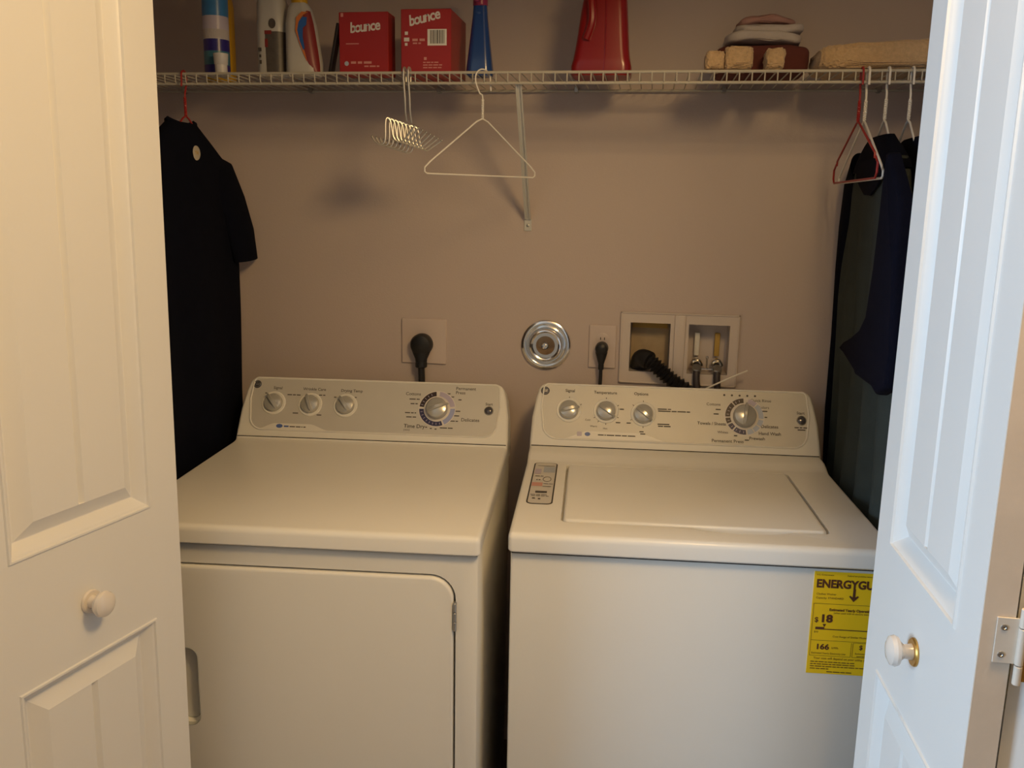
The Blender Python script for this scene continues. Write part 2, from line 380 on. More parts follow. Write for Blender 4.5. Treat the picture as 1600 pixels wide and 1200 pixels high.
def console(root, MC, Ht, label):
    f = lambda x, y, z: MC @ Vector((x, y, z))
    w = 0.686
    out = []
    # outline: slightly tapering sides, round top corners
    pts = [(0.0, -0.012), (0.686, -0.012), (0.686, 0.02), (0.6835, 0.075), (0.676, 0.125)] + [(0.648 + 0.024 * math.cos(math.radians(q)), Ht - 0.024 + 0.024 * math.sin(math.radians(q))) for q in range(8, 91, 10)]
    pts += [(0.686 - x, y) for x, y in reversed(pts[2:])]
    bm = B(); back = Vector((0, 0.085, -0.030))
    rings = [[f(x, y, 0) + back for x, y in pts], [f(x, y, -0.008) for x, y in pts]]
    for i in range(1, 6):
        a_ = math.pi / 2 * i / 5
        rings.append([f(x, y, -0.008 + 0.008 * math.sin(a_)) for x, y in inset(pts, 0.008 * (1 - math.cos(a_)))])
    loft(bm, rings)
    c = obj('control_console', bm, M['plastic'], root); tag(c, label)
    bm = B(); slab(bm, [(0.004, 0.0010), (0.682, 0.0010), (0.682, 0.0030), (0.004, 0.0030)], -0.002, 0.0005)
    tag(obj('console_seam', bm, M['gap'], c, MC, 0), 'thin dark seam under the console')
    fpoly = [(0.062, 0.0225)] + [(0.622, 0.0225)] + [(0.622 + 0.032 * math.sin(math.radians(q)), 0.0545 - 0.032 * math.cos(math.radians(q))) for q in range(10, 91, 10)] + [(0.660, 0.1), (0.657, 0.135)] + [(0.647 + 0.009 * math.cos(math.radians(q)), Ht - 0.0145 + 0.009 * math.sin(math.radians(q))) for q in range(10, 91, 20)]
    fpoly += [(0.686 - x, y) for x, y in reversed(fpoly[2:])]
    bm = B(); slab(bm, fpoly, -0.001, 0.0008, 0, lambda x, y, z: (x, y, z))
    tag(obj('face_plate', bm, M['silver'], c, MC, 30), 'silver-grey control face')
    bm = B(); tube(bm, [(x, y, 0.0004) for x, y in inset(fpoly, -0.002)], 0.0024, 8, True)
    obj('face_rim', bm, M['plastic'], c, MC)
    return c
def hump(c, MC, x0, x1, top):
    n = 12; up = []
    for i in range(n + 1):
        t = i / n; s = t * t * (3 - 2 * t); up.append((x0 + (x1 - x0) * 0.24 * t, 0.0228 + (top - 0.0228) * s))
    xr = x1 - (x1 - x0) * 0.28
    for i in range(n + 1):
        t = i / n; s = t * t * (3 - 2 * t); up.append((xr + (x1 - xr) * t, top + (0.0228 - top) * s))
    bm = B(); slab(bm, up[::-1], 0.0006, 0.0012)
    tag(obj('logo_panel', bm, M['cream'], c, MC), 'cream panel carrying the small logo')
def knob(c, MC, x, y, ang, r=0.0232, bez=0.0305):
    bm = B(); lathe(bm, [(bez, 0.0008), (bez, 0.0022), (bez - 0.0015, 0.0036), (r + 0.002, 0.003), (r + 0.0015, 0.0014)], 48)
    obj('knob_bezel', bm, M['plastic'], c, MC @ T4((x, y, 0)))
    bm = B(); lathe(bm, [(r, 0.001), (r * 1.0, 0.0035), (r * 0.97, 0.010), (r * 0.90, 0.0125), (r * 0.6, 0.0148), (r * 0.02, 0.0156)], 48)
    # grip ridge, tapered, with a pointer end
    L = r * 1.02; rings = []
    for s, hw, h in ((-0.9, 0.10, 0.013), (-0.6, 0.20, 0.0195), (0, 0.20, 0.0215), (0.6, 0.20, 0.0205), (0.95, 0.14, 0.0175), (1.12, 0.05, 0.0125)):
        rings.append([(-hw * r, s * L, 0.009), (-hw * r, s * L, h - 0.0015), (-hw * r * 0.7, s * L, h), (hw * r * 0.7, s * L, h), (hw * r, s * L, h - 0.0015), (hw * r, s * L, 0.009)])
    loft(bm, rings)
    obj('control_knob', bm, M['knob'], c, MC @ T4((x, y, 0)) @ Matrix.Rotation(math.radians(ang), 4, 'Z'))
def dial(c, MC, x, y, ang, segs, ro=0.0450, ri=0.0335, kr=0.0275):
    bm = B(); lathe(bm, [(ro + 0.0022, 0.0008), (ro + 0.0022, 0.0014), (kr, 0.0014)], 64)
    tag(obj('dial_ring', bm, M['white_print'], c, MC @ T4((x, y, 0))), 'white ring around the cycle dial')
    for a0, a1, mt in segs:
        k = max(3, int(abs(a1 - a0) / 7))
        pol = arc(0, 0, ro, 90 - a0, 90 - a1, k) + arc(0, 0, ri, 90 - a1, 90 - a0, k)
        bm = B(); slab(bm, pol[::-1], 0.0010, 0.0020)
        obj('dial_segment', bm, M[mt], c, MC @ T4((x, y, 0)), 0)
        if mt in ('seg_navy', 'seg_brown'):
            bm = B(); st = a0 + 8
            while st < a1 - 5:
                q = math.radians(90 - st); d = Vector((math.cos(q), math.sin(q), 0)); e = Vector((-d.y, d.x, 0)) * 0.0006
                p0, p1 = d * (ri + 0.003), d * (ro - 0.003); z = Vector((0, 0, 0.0022))
                quad(bm, p0 - e + z, p1 - e + z, p1 + e + z, p0 + e + z); st += 13
            if len(bm.faces): tag(obj('dial_ticks', bm, M['seg_lilac'], c, MC @ T4((x, y, 0)), 0), kind='stuff')
            else: bm.free()
    bm = B(); lathe(bm, [(kr, 0.001), (kr, 0.004), (kr * 0.97, 0.013), (kr * 0.88, 0.0165), (kr * 0.55, 0.0195), (kr * 0.02, 0.0205)], 56)
    rings = []
    for s, hw, h in ((-0.88, 0.08, 0.017), (-0.55, 0.16, 0.0245), (0, 0.16, 0.027), (0.6, 0.16, 0.026), (0.95, 0.12, 0.022), (1.15, 0.04, 0.016)):
        r = kr; rings.append([(-hw * r, s * r, 0.011), (-hw * r, s * r, h - 0.0015), (-hw * r * 0.7, s * r, h), (hw * r * 0.7, s * r, h), (hw * r, s * r, h - 0.0015), (hw * r, s * r, 0.011)])
    loft(bm, rings)
    tag(obj('cycle_dial', bm, M['knob'], c, MC @ T4((x, y, 0)) @ Matrix.Rotation(math.radians(ang), 4, 'Z')), 'large silver cycle dial knob')
def start_button(c, MC, x, y):
    bm = B(); lathe(bm, [(0.0115, 0.0006), (0.0115, 0.002), (0.0102, 0.0032), (0.0098, 0.002)], 32)
    obj('button_ring', bm, M['steel'], c, MC @ T4((x, y, 0)))
    bm = B(); lathe(bm, [(0.0098, 0.0008), (0.0095, 0.003), (0.0075, 0.0048), (0.004, 0.0058), (0.0002, 0.0062)], 32)
    tag(obj('start_button', bm, M['lens'], c, MC @ T4((x, y, 0))), 'dark round start button')
def badge(c, MC, x, y):
    bm = B(); lathe(bm, [(0.0105, 0.0006), (0.0105, 0.0014), (0.0094, 0.0022), (0.0086, 0.0016), (0.0002, 0.0016)], 32)
    o = tag(obj('round_badge', bm, M['lens'], c, MC @ T4((x, y, 0))), 'dark round maker emblem')
    bm = B(); text(bm, 'GE', 0.0085, MC @ T4((x, y, 0.0019)), 0.0002, shear=0.25)
    tube(bm, [MC @ Vector((x + px, y + py, 0.002)) for px, py in arc(0, 0, 0.0076, 0, 345, 23)], 0.0004, 5, True)
    obj('badge_monogram', bm, M['steel'], c, None, 0)

ENAM = M['enamel']
# ---- dryer
DRY = empty('clothes_dryer', 'white front-loading clothes dryer standing left of the washer', 'dryer', (-0.7316, -0.0719, 0), 0.0766)
TD = 0.9077
bm = B(); box(bm, (0.004, 0.012, 0.02), (0.682, 0.70, 0.868), 0.006, 2)
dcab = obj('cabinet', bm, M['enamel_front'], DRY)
DX0, DX1, DZ0, DZ1 = 0.050, 0.6405, 0.18, 0.829
dpoly = rrect(DX0, DZ0, DX1, DZ1, 0.047, 8)
fr = lambda x, z, y: (x, 0.012 - y, z)
bm = B(); loft(bm, [[(x, -0.02, z) for x, z in dpoly], [(x, 0.034, z) for x, z in dpoly]])
cut(dcab, bm)
dp2 = inset(dpoly, 0.0042)
bm = B(); slab(bm, dp2, -0.02, 0.0065, 0.006, fr, 4)
ddoor = obj('dryer_door', bm, M['enamel_front'], DRY)
hp = rrect(0.098, 0.494, 0.147, 0.660, 0.022, 7)
bm = B(); loft(bm, [[(x, -0.02, z) for x, z in hp], [(x, 0.012, z) for x, z in inset(hp, 0.001)], [(x, 0.022, z) for x, z in inset(hp, 0.009)]])
cut(ddoor, bm)
bm = B()
loft(bm, [[(x, 0.0068, z) for x, z in inset(hp, -0.0005)], [(x, 0.005, z) for x, z in inset(hp, 0.002)], [(x, 0.016, z) for x, z in inset(hp, 0.003)], [(x, 0.0225, z) for x, z in inset(hp, 0.010)]], True, False, True)
tag(obj('door_handle', bm, M['handle_grey'], ddoor), 'recessed grey pull handle')
for zc in (0.749, 0.26):
    hg = B(); box(hg, (0.6365, 0.006, zc - 0.028), (0.6425, 0.020, zc + 0.028), 0.001, 1)
    for z in (-0.028, -0.0095, 0.0095):
        lathe(hg, [(0.0026, zc + z + 0.0005), (0.003, zc + z + 0.001), (0.003, zc + z + 0.0175), (0.0026, zc + z + 0.018)], 12, T4((0.6395, 0.0055, 0)))
    tag(obj('hinge', hg, M['steel'], ddoor), 'small steel hinge')
# top panel with rolled front lip
prof = [(0.70, 0.868), (0.70, TD)]
prof = [(0.004, 0.8705), (0.0, 0.874), (0.0, TD - 0.012)] + [(0.012 - 0.012 * math.cos(math.radians(q)), TD - 0.012 + 0.012 * math.sin(math.radians(q))) for q in range(18, 91, 18)] + [(0.30, TD + 0.0015), (0.575, TD + 0.001), (0.59, TD + 0.003), (0.60, TD + 0.007), (0.70, TD + 0.008), (0.70, 0.8705)]
bm = B(); profile_sweep(bm, prof, 0.686, 0.009)
obj('top_panel', bm, ENAM, DRY)
bm = B(); box(bm, (0.006, 0.010, 0.8675), (0.680, 0.69, 0.8712)); obj('top_seam', bm, M['gap'], DRY, smooth=0)
for (x, y) in ((0.05, 0.06), (0.636, 0.06), (0.05, 0.65), (0.636, 0.65)):
    bm = B(); lathe(bm, [(0.02, 0.0), (0.022, 0.006), (0.010, 0.010), (0.010, 0.024)], 20); obj('levelling_foot', bm, M['black'], DRY, T4((x, y, 0)))
MCD = console_frame(0.5962, TD + 0.008, 0.1393)
c = console(DRY, MCD, 0.1606, 'sloping white console with silver control face')
hump(c, MCD, 0.055, 0.235, 0.0375)
badge(c, MCD, 0.0365, 0.139)
knob(c, MCD, 0.0857, 0.0905, 38); knob(c, MCD, 0.1804, 0.0895, 22); knob(c, MCD, 0.2708, 0.0900, 36)
dial(c, MCD, 0.5041, 0.0893, -68, [(6, 80, 'seg_lilac'), (88, 152, 'seg_blue'), (158, 268, 'seg_navy'), (276, 354, 'seg_brown')])
start_button(c, MCD, 0.6345, 0.0888)
bm = B(); P = MCD @ T4((0, 0, 0.0011))
def put(s, x, y, size, bold=0.0, al='CENTER'):
    b_ = B(); text(b_, s, size, P @ T4((x, y, 0)), bold, al); obj('lettering', b_, M['print'], c, None, 0)
put('Signal', 0.0915, 0.1305, 0.0105, 0.0001); put('Wrinkle Care', 0.1865, 0.1300, 0.0105, 0.0001); put('Drying Temp', 0.2830, 0.1290, 0.0105, 0.0001)
put('Cottons', 0.441, 0.1265, 0.0115, 0.0001); put('Permanent', 0.548, 0.1445, 0.0115, 0.0001, 'LEFT'); put('Press', 0.548, 0.1335, 0.0115, 0.0001, 'LEFT')
put('Delicates', 0.566, 0.0630, 0.0125, 0.0001, 'LEFT'); put('Time Dry', 0.4240, 0.0420, 0.0135, 0.0002, 'LEFT'); put('(min)', 0.4240, 0.0325, 0.0075, 0, 'LEFT')
put('Start', 0.6340, 0.1060, 0.0095, 0.0001)
for (x, y, ws) in ((0.085, 0.124, ()), (0.432, 0.113, (0.016, 0.008)), (0.436, 0.101, (0.010, 0.006)), (0.424, 0.077, (0.013, 0.007, 0.004)), (0.428, 0.066, (0.014, 0.009)), (0.556, 0.115, (0.008,)), (0.55, 0.085, (0.013,)), (0.547, 0.073, (0.014,)), (0.538, 0.059, (0.013, 0.006)), (0.515, 0.0405, (0.018, 0.012)), (0.478, 0.041, (0.005,)), (0.490, 0.038, (0.005,)), (0.502, 0.037, (0.005,)), (0.52, 0.130, (0.015,)), (0.535, 0.122, (0.010,)), (0.138, 0.0655, (0.014,)), (0.2, 0.0625, (0.012,)), (0.2, 0.115, (0.008, 0.006)), (0.239, 0.111, (0.006,)), (0.292, 0.112, (0.005,)), (0.118, 0.1135, (0.012, 0.008, 0.010)), (0.06, 0.116, (0.005,))):
    if ws: bars(bm, P, x, y, ws, 0.0026)
tag(obj('fine_print', bm, M['print'], c, None, 0), kind='stuff')
bm = B(); P = MCD @ T4((0, 0, 0.0015))
slab(bm, [(0.1085 + 0.0085 * math.cos(q / 12 * 6.283), 0.0305 + 0.0052 * math.sin(q / 12 * 6.283)) for q in range(12)], 0.0011, 0.0014, 0, lambda x, y, z: MCD @ Vector((x, y, z)))
bars(bm, P, 0.1205, 0.0300, (0.012,), 0.004)
tag(obj('swirl_logo', bm, M['logo_blue'], c, None, 0), 'small blue oval logo')
bm = B(); bars(bm, P, 0.135, 0.0295, (0.014, 0.012, 0.003, 0.006), 0.0026); tag(obj('fine_print', bm, M['print'], c, None, 0), kind='stuff')

# ---- washer
WSH = empty('washing_machine', 'white top-loading washing machine with yellow energy label, right of dryer', 'washer', (0, 0, 0), 0.0637)
bm = B(); box(bm, (0.004, 0.012, 0.02), (0.682, 0.645, 0.8735), 0.006, 2)
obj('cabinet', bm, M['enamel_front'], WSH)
ZT = 0.914
prof = [(0.004, 0.8765), (0.0, 0.880), (-0.001, ZT - 0.012)] + [(0.011 - 0.012 * math.cos(math.radians(q)), ZT - 0.012 + 0.012 * math.sin(math.radians(q))) for q in range(18, 91, 18)] + [(0.2, ZT + 0.001), (0.462, ZT + 0.001), (0.475, ZT + 0.003), (0.492, ZT + 0.010), (0.508, ZT + 0.0145), (0.545, ZT + 0.016), (0.645, ZT + 0.016), (0.645, 0.8765)]
bm = B(); profile_sweep(bm, prof, 0.686, 0.009)
deck = obj('top_cover', bm, ENAM, WSH)
LX0, LX1, LY0, LY1 = 0.0925, 0.5885, 0.070, 0.447
bm = B(); slab(bm, rrect(LX0, LY0, LX1, LY1, 0.012, 5), ZT - 0.014, ZT + 0.05)
cut(deck, bm)
bm = B(); bmesh.ops.create_uvsphere(bm, u_segments=32, v_segments=16, radius=1.0, matrix=T4((0.425, 0.069, ZT + 0.004)) @ Matrix.Diagonal((0.095, 0.020, 0.012, 1)))
cut(deck, bm)   # finger scoop in front of the lid
lp = rrect(LX0 + 0.004, LY0 + 0.009, LX1 - 0.0035, LY1 - 0.002, 0.012, 5)
bm = B(); slab(bm, lp, ZT - 0.0135, ZT + 0.0022, 0.006, seg=5)
obj('lid', bm, ENAM, WSH)
bm = B(); box(bm, (0.006, 0.010, 0.872), (0.680, 0.63, 0.877)); obj('top_seam', bm, M['gap'], WSH, smooth=0)
for (x, y) in ((0.05, 0.06), (0.636, 0.06), (0.05, 0.60), (0.636, 0.60)):
    bm = B(); lathe(bm, [(0.02, 0.0), (0.022, 0.006), (0.010, 0.010), (0.010, 0.024)], 20); obj('levelling_foot', bm, M['black'], WSH, T4((x, y, 0)))
# instruction sticker on the deck
sp = rrect(0.0195, 0.163, 0.0725, 0.452, 0.013, 5)
F = lambda x, y, z: (x, y, z)
ZS = ZT + 0.001
bm = B(); slab(bm, sp, ZS, ZS + 0.0007); st = tag(obj('instruction_sticker', bm, M['gap'], WSH, None, 0), 'rounded silver instruction sticker with a dark border')
bm = B(); slab(bm, inset(sp, 0.0028), ZS + 0.0006, ZS + 0.0011); obj('sticker_face', bm, M['sticker'], st, None, 0)
def srect(x0, y0, x1, y1, mt, nm='sticker_print'):
    b_ = B(); z = ZS + 0.0014; quad(b_, (x0, y0, z), (x1, y0, z), (x1, y1, z), (x0, y1, z)); obj(nm, b_, M[mt], st, None, 0)
srect(0.043, 0.375, 0.069, 0.418, 'sticker_blue'); srect(0.024, 0.360, 0.038, 0.400, 'sticker_lilac'); srect(0.023, 0.275, 0.046, 0.300, 'sticker_red')
bm = B(); Q = T4((0, 0, ZS + 0.0016))
for (x, y, ws, h) in ((0.028, 0.424, (0.038,), 0.002), (0.027, 0.345, (0.010, 0.006), 0.004), (0.031, 0.318, (0.003, 0.004), 0.006), (0.048, 0.292, (0.010, 0.008), 0.003), (0.047, 0.274, (0.018,), 0.003), (0.034, 0.236, (0.024,), 0.013), (0.025, 0.218, (0.010, 0.008, 0.012), 0.003), (0.027, 0.210, (0.008, 0.008, 0.008, 0.006), 0.003), (0.030, 0.195, (0.006,), 0.006), (0.042, 0.192, (0.005,), 0.007)):
    bars(bm, Q, x, y, ws, h, 0.002)
tube(bm, [(0.054 + 0.0085 * math.cos(i / 16 * 6.283), 0.325 + 0.017 * math.sin(i / 16 * 6.283), ZS + 0.0014) for i in range(16)], 0.0006, 5, True)
tag(obj('fine_print', bm, M['print'], st, None, 0), kind='stuff')
MCW = console_frame(0.5453, ZT + 0.015, 0.1409)
c = console(WSH, MCW, 0.162, 'sloping white console with silver control face')
hump(c, MCW, 0.080, 0.330, 0.0415)
badge(c, MCW, 0.0315, 0.1405)
knob(c, MCW, 0.0912, 0.0930, -75); knob(c, MCW, 0.1811, 0.0938, -125); knob(c, MCW, 0.2705, 0.0895, -128)
dial(c, MCW, 0.5106, 0.0933, -8, [(14, 42, 'seg_lilac'), (46, 96, 'seg_pale'), (101, 122, 'seg_pale'), (127, 147, 'seg_pale'), (151, 171, 'seg_pale'), (176, 216, 'seg_navy'), (221, 240, 'seg_navy'), (245, 263, 'seg_brown'), (268, 318, 'seg_brown'), (322, 358, 'seg_brown')])
start_button(c, MCW, 0.6437, 0.0885)
bm = B(); P = MCW @ T4((0, 0, 0.0015))
put('Signal', 0.0925, 0.1425, 0.0105, 0.0001); put('Temperature', 0.1785, 0.1405, 0.0105, 0.0001); put('Options', 0.2650, 0.1405, 0.0105, 0.0001)
put('Cottons', 0.438, 0.1210, 0.0100); put('Quick Rinse', 0.550, 0.1340, 0.0100); put('Colors', 0.556, 0.1170, 0.0095)
put('Towels / Sheets', 0.433, 0.0725, 0.0105, 0.0001); put('Whites', 0.459, 0.0520, 0.0085); put('Permanent Press', 0.4700, 0.0305, 0.0110, 0.0001)
put('Prewash', 0.539, 0.0395, 0.0110, 0.0001); put('Hand Wash', 0.569, 0.0525, 0.0110, 0.0001); put('Delicates', 0.569, 0.0700, 0.0110, 0.0001)
put('Start', 0.6425, 0.1065, 0.0095, 0.0001); put('Cold', 0.1375, 0.0700, 0.0065); put('Warm', 0.1520, 0.0545, 0.0065); put('Hot', 0.1800, 0.0500, 0.0065)
for (x, y, ws) in ((0.305, 0.104, (0.022, 0.008)), (0.306, 0.099, (0.03, 0.012, 0.02, 0.008)), (0.305, 0.066, (0.028,)), (0.306, 0.061, (0.012, 0.016)), (0.231, 0.066, (0.010,)), (0.262, 0.0455, (0.010,)), (0.264, 0.0400, (0.012,)), (0.205, 0.100, (0.007, 0.010)), (0.205, 0.066, (0.011,)), (0.627, 0.0705, (0.01, 0.006, 0.012)), (0.634, 0.0650, (0.018,)), (0.443, 0.1085, (0.012,)), (0.438, 0.097, (0.012,)), (0.549, 0.108, (0.016,)), (0.558, 0.093, (0.006,)), (0.51, 0.035, (0.010,)), (0.485, 0.045, (0.008,)), (0.163, 0.0335, (0.014, 0.003, 0.018, 0.014, 0.012, 0.018))):
    bars(bm, P, x, y, ws, 0.0026)
for (kx, ky, angs) in ((0.0912, 0.093, (0, -62)), (0.1811, 0.0938, (0, -62, -118, 180, 146, 122)), (0.2705, 0.0895, (0, 118, 180, 48))):
    for q in angs:
        A = P @ T4((kx, ky, 0)) @ Matrix.Rotation(math.radians(q), 4, 'Z'); quad(bm, *[A @ Vector(p) for p in ((-0.0008, 0.030, 0), (0.0008, 0.030, 0), (0.0008, 0.0345, 0), (-0.0008, 0.0345, 0))])
for i in range(5):
    slab(bm, [(0.464 + 0.0182 * i + 0.0026 * math.cos(q / 10 * 6.283), 0.1455 + 0.0026 * math.sin(q / 10 * 6.283)) for q in range(10)], 0.0008, 0.0013, 0, lambda x, y, z: MCW @ Vector((x, y, z)))
tag(obj('fine_print', bm, M['print'], c, None, 0), kind='stuff')
bm = B(); slab(bm, [(0.138 + 0.0068 * math.cos(q / 14 * 6.283), 0.0345 + 0.005 * math.sin(q / 14 * 6.283)) for q in range(14)], 0.0011, 0.0015, 0, lambda x, y, z: MCW @ Vector((x, y, z)))
tag(obj('swirl_logo', bm, M['logo_blue'], c, None, 0), 'small blue oval logo')
bm = B(); slab(bm, rrect(0.1125, 0.029, 0.1245, 0.040, 0.002), 0.0011, 0.0015, 0, lambda x, y, z: MCW @ Vector((x, y, z)))
tag(obj('lilac_logo', bm, M['can_lilac'], c, None, 0), 'small lilac logo')
# energy label on the washer front
EY = 0.0112; ex0, ex1, ez0, ez1 = 0.549, 0.680, 0.669, 0.8665
bm = B(); box(bm, (ex0, EY, ez0), (ex1, 0.0122, ez1)); en = tag(obj('energy_label', bm, M['yellow'], WSH, None, 0), 'bright yellow energy label')
EP = Matrix.Translation((0, EY - 0.0005, 0)) @ Matrix.Rotation(math.radians(90), 4, 'X')
EPF = lambda x, z: EP @ T4((x, z, 0))
bm = B()
text(bm, 'ENERGYGUIDE', 0.0212, EPF(ex0 + 0.0045, 0.8432), 0.0009, 'LEFT', sx=0.915)
ax = 0.6205
for pl in ([(ax - 0.0022, 0.836), (ax + 0.0022, 0.836), (ax + 0.0022, 0.818), (ax - 0.0022, 0.818)], [(ax - 0.0085, 0.8215), (ax - 0.0065, 0.8235), (ax, 0.8185), (ax + 0.0065, 0.8235), (ax + 0.0085, 0.8215), (ax, 0.8115)]):
    bm.faces.new([bm.verts.new(EP @ Vector((x, z, 0))) for x, z in pl])
text(bm, '$', 0.0135, EPF(ex0 + 0.0065, 0.7740), 0.0002, 'LEFT'); text(bm, '18', 0.0200, EPF(ex0 + 0.0160, 0.7765), 0.0009, 'LEFT', sx=1.12)
bm.faces.new([bm.verts.new(EP @ Vector((x, z, 0))) for x, z in ((0.5705, 0.7665), (0.5770, 0.7665), (0.5738, 0.7605))])
bars(bm, EP, 0.5585, 0.7580, (0.0155,), 0.0050); bars(bm, EP, 0.574, 0.7565, (0.092,), 0.0018)
text(bm, '166', 0.0145, EPF(ex0 + 0.0125, 0.7215), 0.0005, 'LEFT', sx=1.12); text(bm, 'kWh', 0.006, EPF(ex0 + 0.041, 0.7205), 0, 'LEFT')
text(bm, '$ 11', 0.0125, EPF(0.638, 0.7240), 0.0002, 'LEFT')
tag(obj('bold_lettering', bm, M['brown_print'], en, None, 0), kind='stuff')
bm = B()
text(bm, 'U.S. Government', 0.0042, EPF(ex0 + 0.004, 0.8605), 0, 'LEFT'); text(bm, 'Federal law prohibits removal of this label', 0.0042, EPF(0.606, 0.8605), 0, 'LEFT', sx=0.9)
text(bm, 'Clothes Washer', 0.0052, EPF(ex0 + 0.006, 0.8240), 0, 'LEFT'); text(bm, 'Capacity: STANDARD', 0.0052, EPF(ex0 + 0.006, 0.8165), 0, 'LEFT')
text(bm, 'Estimated Yearly Operating Cost', 0.0068, EPF(0.580, 0.7945), 0.0002, 'LEFT', sx=0.98); text(bm, '(when used with an electric water heater)', 0.0046, EPF(0.588, 0.7885), 0, 'LEFT')
text(bm, '$10', 0.005, EPF(0.5565, 0.7505), 0, 'LEFT'); text(bm, 'Cost Range of Similar Models', 0.0052, EPF(0.590, 0.7430), 0, 'LEFT')
text(bm, 'Estimated Yearly Electricity Use', 0.0052, EPF(ex0 + 0.006, 0.7095), 0, 'LEFT', sx=0.9); text(bm, 'Estimated yearly', 0.0048, EPF(0.632, 0.7120), 0, 'LEFT'); text(bm, 'operating cost', 0.0048, EPF(0.635, 0.7070), 0, 'LEFT')
text(bm, 'Your cost will depend on your utility rates and use.', 0.0062, EPF(ex0 + 0.011, 0.6995), 0, 'LEFT', sx=0.93)
for i, z in enumerate((0.6925, 0.6880, 0.6835, 0.6790)):
    bars(bm, EP, ex0 + 0.006, z, [random.uniform(0.004, 0.012) for _ in range((10, 9, 11, 4)[i])], 0.0016, 0.0014)
bars(bm, EP, 0.585, 0.6735, (0.01, 0.012, 0.008, 0.01), 0.0016, 0.0014)
for (x0, x1, z) in ((ex0 + 0.003, ex1 - 0.003, 0.8055), (ex0 + 0.003, ex1 - 0.003, 0.7345), (ex0 + 0.003, 0.624, 0.7045), (0.627, ex1 - 0.003, 0.7045), (0.627, ex1 - 0.003, 0.7325)):
    bars(bm, EP, x0, z, (x1 - x0,), 0.0006)
for (x, z0, z1) in ((ex0 + 0.003, 0.7045, 0.8055), (0.624, 0.7045, 0.7325), (0.627, 0.7045, 0.7325)):
    quad(bm, *[EP @ Vector(p) for p in ((x, z0, 0), (x + 0.0006, z0, 0), (x + 0.0006, z1, 0), (x, z1, 0))])
tag(obj('fine_print', bm, M['brown_print'], en, None, 0), kind='stuff')

# ------------------------------------------------------------------ wire shelf
YS, ZS0 = 0.457, 1.7745
SHF = empty('wire_shelf', 'long white vinyl wire shelf on the back wall above the machines', 'shelf', (0, YS, ZS0))
wr = 0.0024
SX0, SX1 = XL + 0.004, XR - 0.004
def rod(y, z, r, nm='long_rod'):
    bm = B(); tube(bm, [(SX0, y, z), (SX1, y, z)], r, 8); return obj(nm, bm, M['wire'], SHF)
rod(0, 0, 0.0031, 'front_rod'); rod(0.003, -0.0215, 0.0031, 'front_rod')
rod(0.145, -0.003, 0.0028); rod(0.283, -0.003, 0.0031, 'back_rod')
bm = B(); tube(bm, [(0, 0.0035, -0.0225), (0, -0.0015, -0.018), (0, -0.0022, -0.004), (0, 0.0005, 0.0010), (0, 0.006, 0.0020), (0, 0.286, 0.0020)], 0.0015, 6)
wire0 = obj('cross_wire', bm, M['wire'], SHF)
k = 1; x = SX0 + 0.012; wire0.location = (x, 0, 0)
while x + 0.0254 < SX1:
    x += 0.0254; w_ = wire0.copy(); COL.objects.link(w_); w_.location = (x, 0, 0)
bm = B(); lathe(bm, [(0.0075, 0), (0.0075, 0.004), (0.004, 0.008), (0.004, 0.012)], 16, Matrix.Rotation(math.radians(90), 4, 'X'))
clip0 = None
for x in (-0.985, -0.640, -0.307, 0.035, 0.385, 0.735):
    if clip0 is None:
        box(bm, (-0.005, -0.016, -0.006), (0.005, -0.004, 0.008), 0.001, 1); clip0 = obj('wall_clip', bm, M['steel'], SHF); q = clip0
    else: q = clip0.copy(); COL.objects.link(q)
    q.location = (x, YW - YS - 0.0005, -0.001)
# diagonal brace
bx0, bx1 = -0.066, -0.078
bm = B()
def sect(x, y, z, w, t):
    return [(x - w, y, z - 0), (x - w, y - t, z + 0.001), (x - w * 0.55, y - t, z + 0.001), (x - w * 0.4, y - t * 0.2, z), (x + w * 0.4, y - t * 0.2, z), (x + w * 0.55, y - t, z + 0.001), (x + w, y - t, z + 0.001), (x + w, y, z)]
zb = 1.458 - ZS0; yw = YW - YS
loft(bm, [sect(bx0, 0.010, -0.020, 0.0068, 0.006), sect(bx0 * 0.5 + bx1 * 0.5, 0.15, -0.165, 0.0072, 0.006), sect(bx1, yw - 0.004, zb + 0.004, 0.0075, 0.006)])
bm2 = bm; box(bm2, (bx1 - 0.0095, yw - 0.003, zb - 0.024), (bx1 + 0.0095, yw - 0.0003, zb + 0.006), 0.0008, 1)
br = tag(obj('brace', bm2, M['brace'], SHF), 'grey-white diagonal support brace')
bm = B(); lathe(bm, [(0.004, 0), (0.0036, 0.0012), (0.002, 0.0018), (0.0002, 0.0018)], 14, Matrix.Rotation(math.radians(90), 4, 'X')); obj('screw', bm, M['steel'], br, T4((bx1, yw - 0.003, zb - 0.011)))
SZ = ZS0 + 0.0036   # what the shelf carries stands here

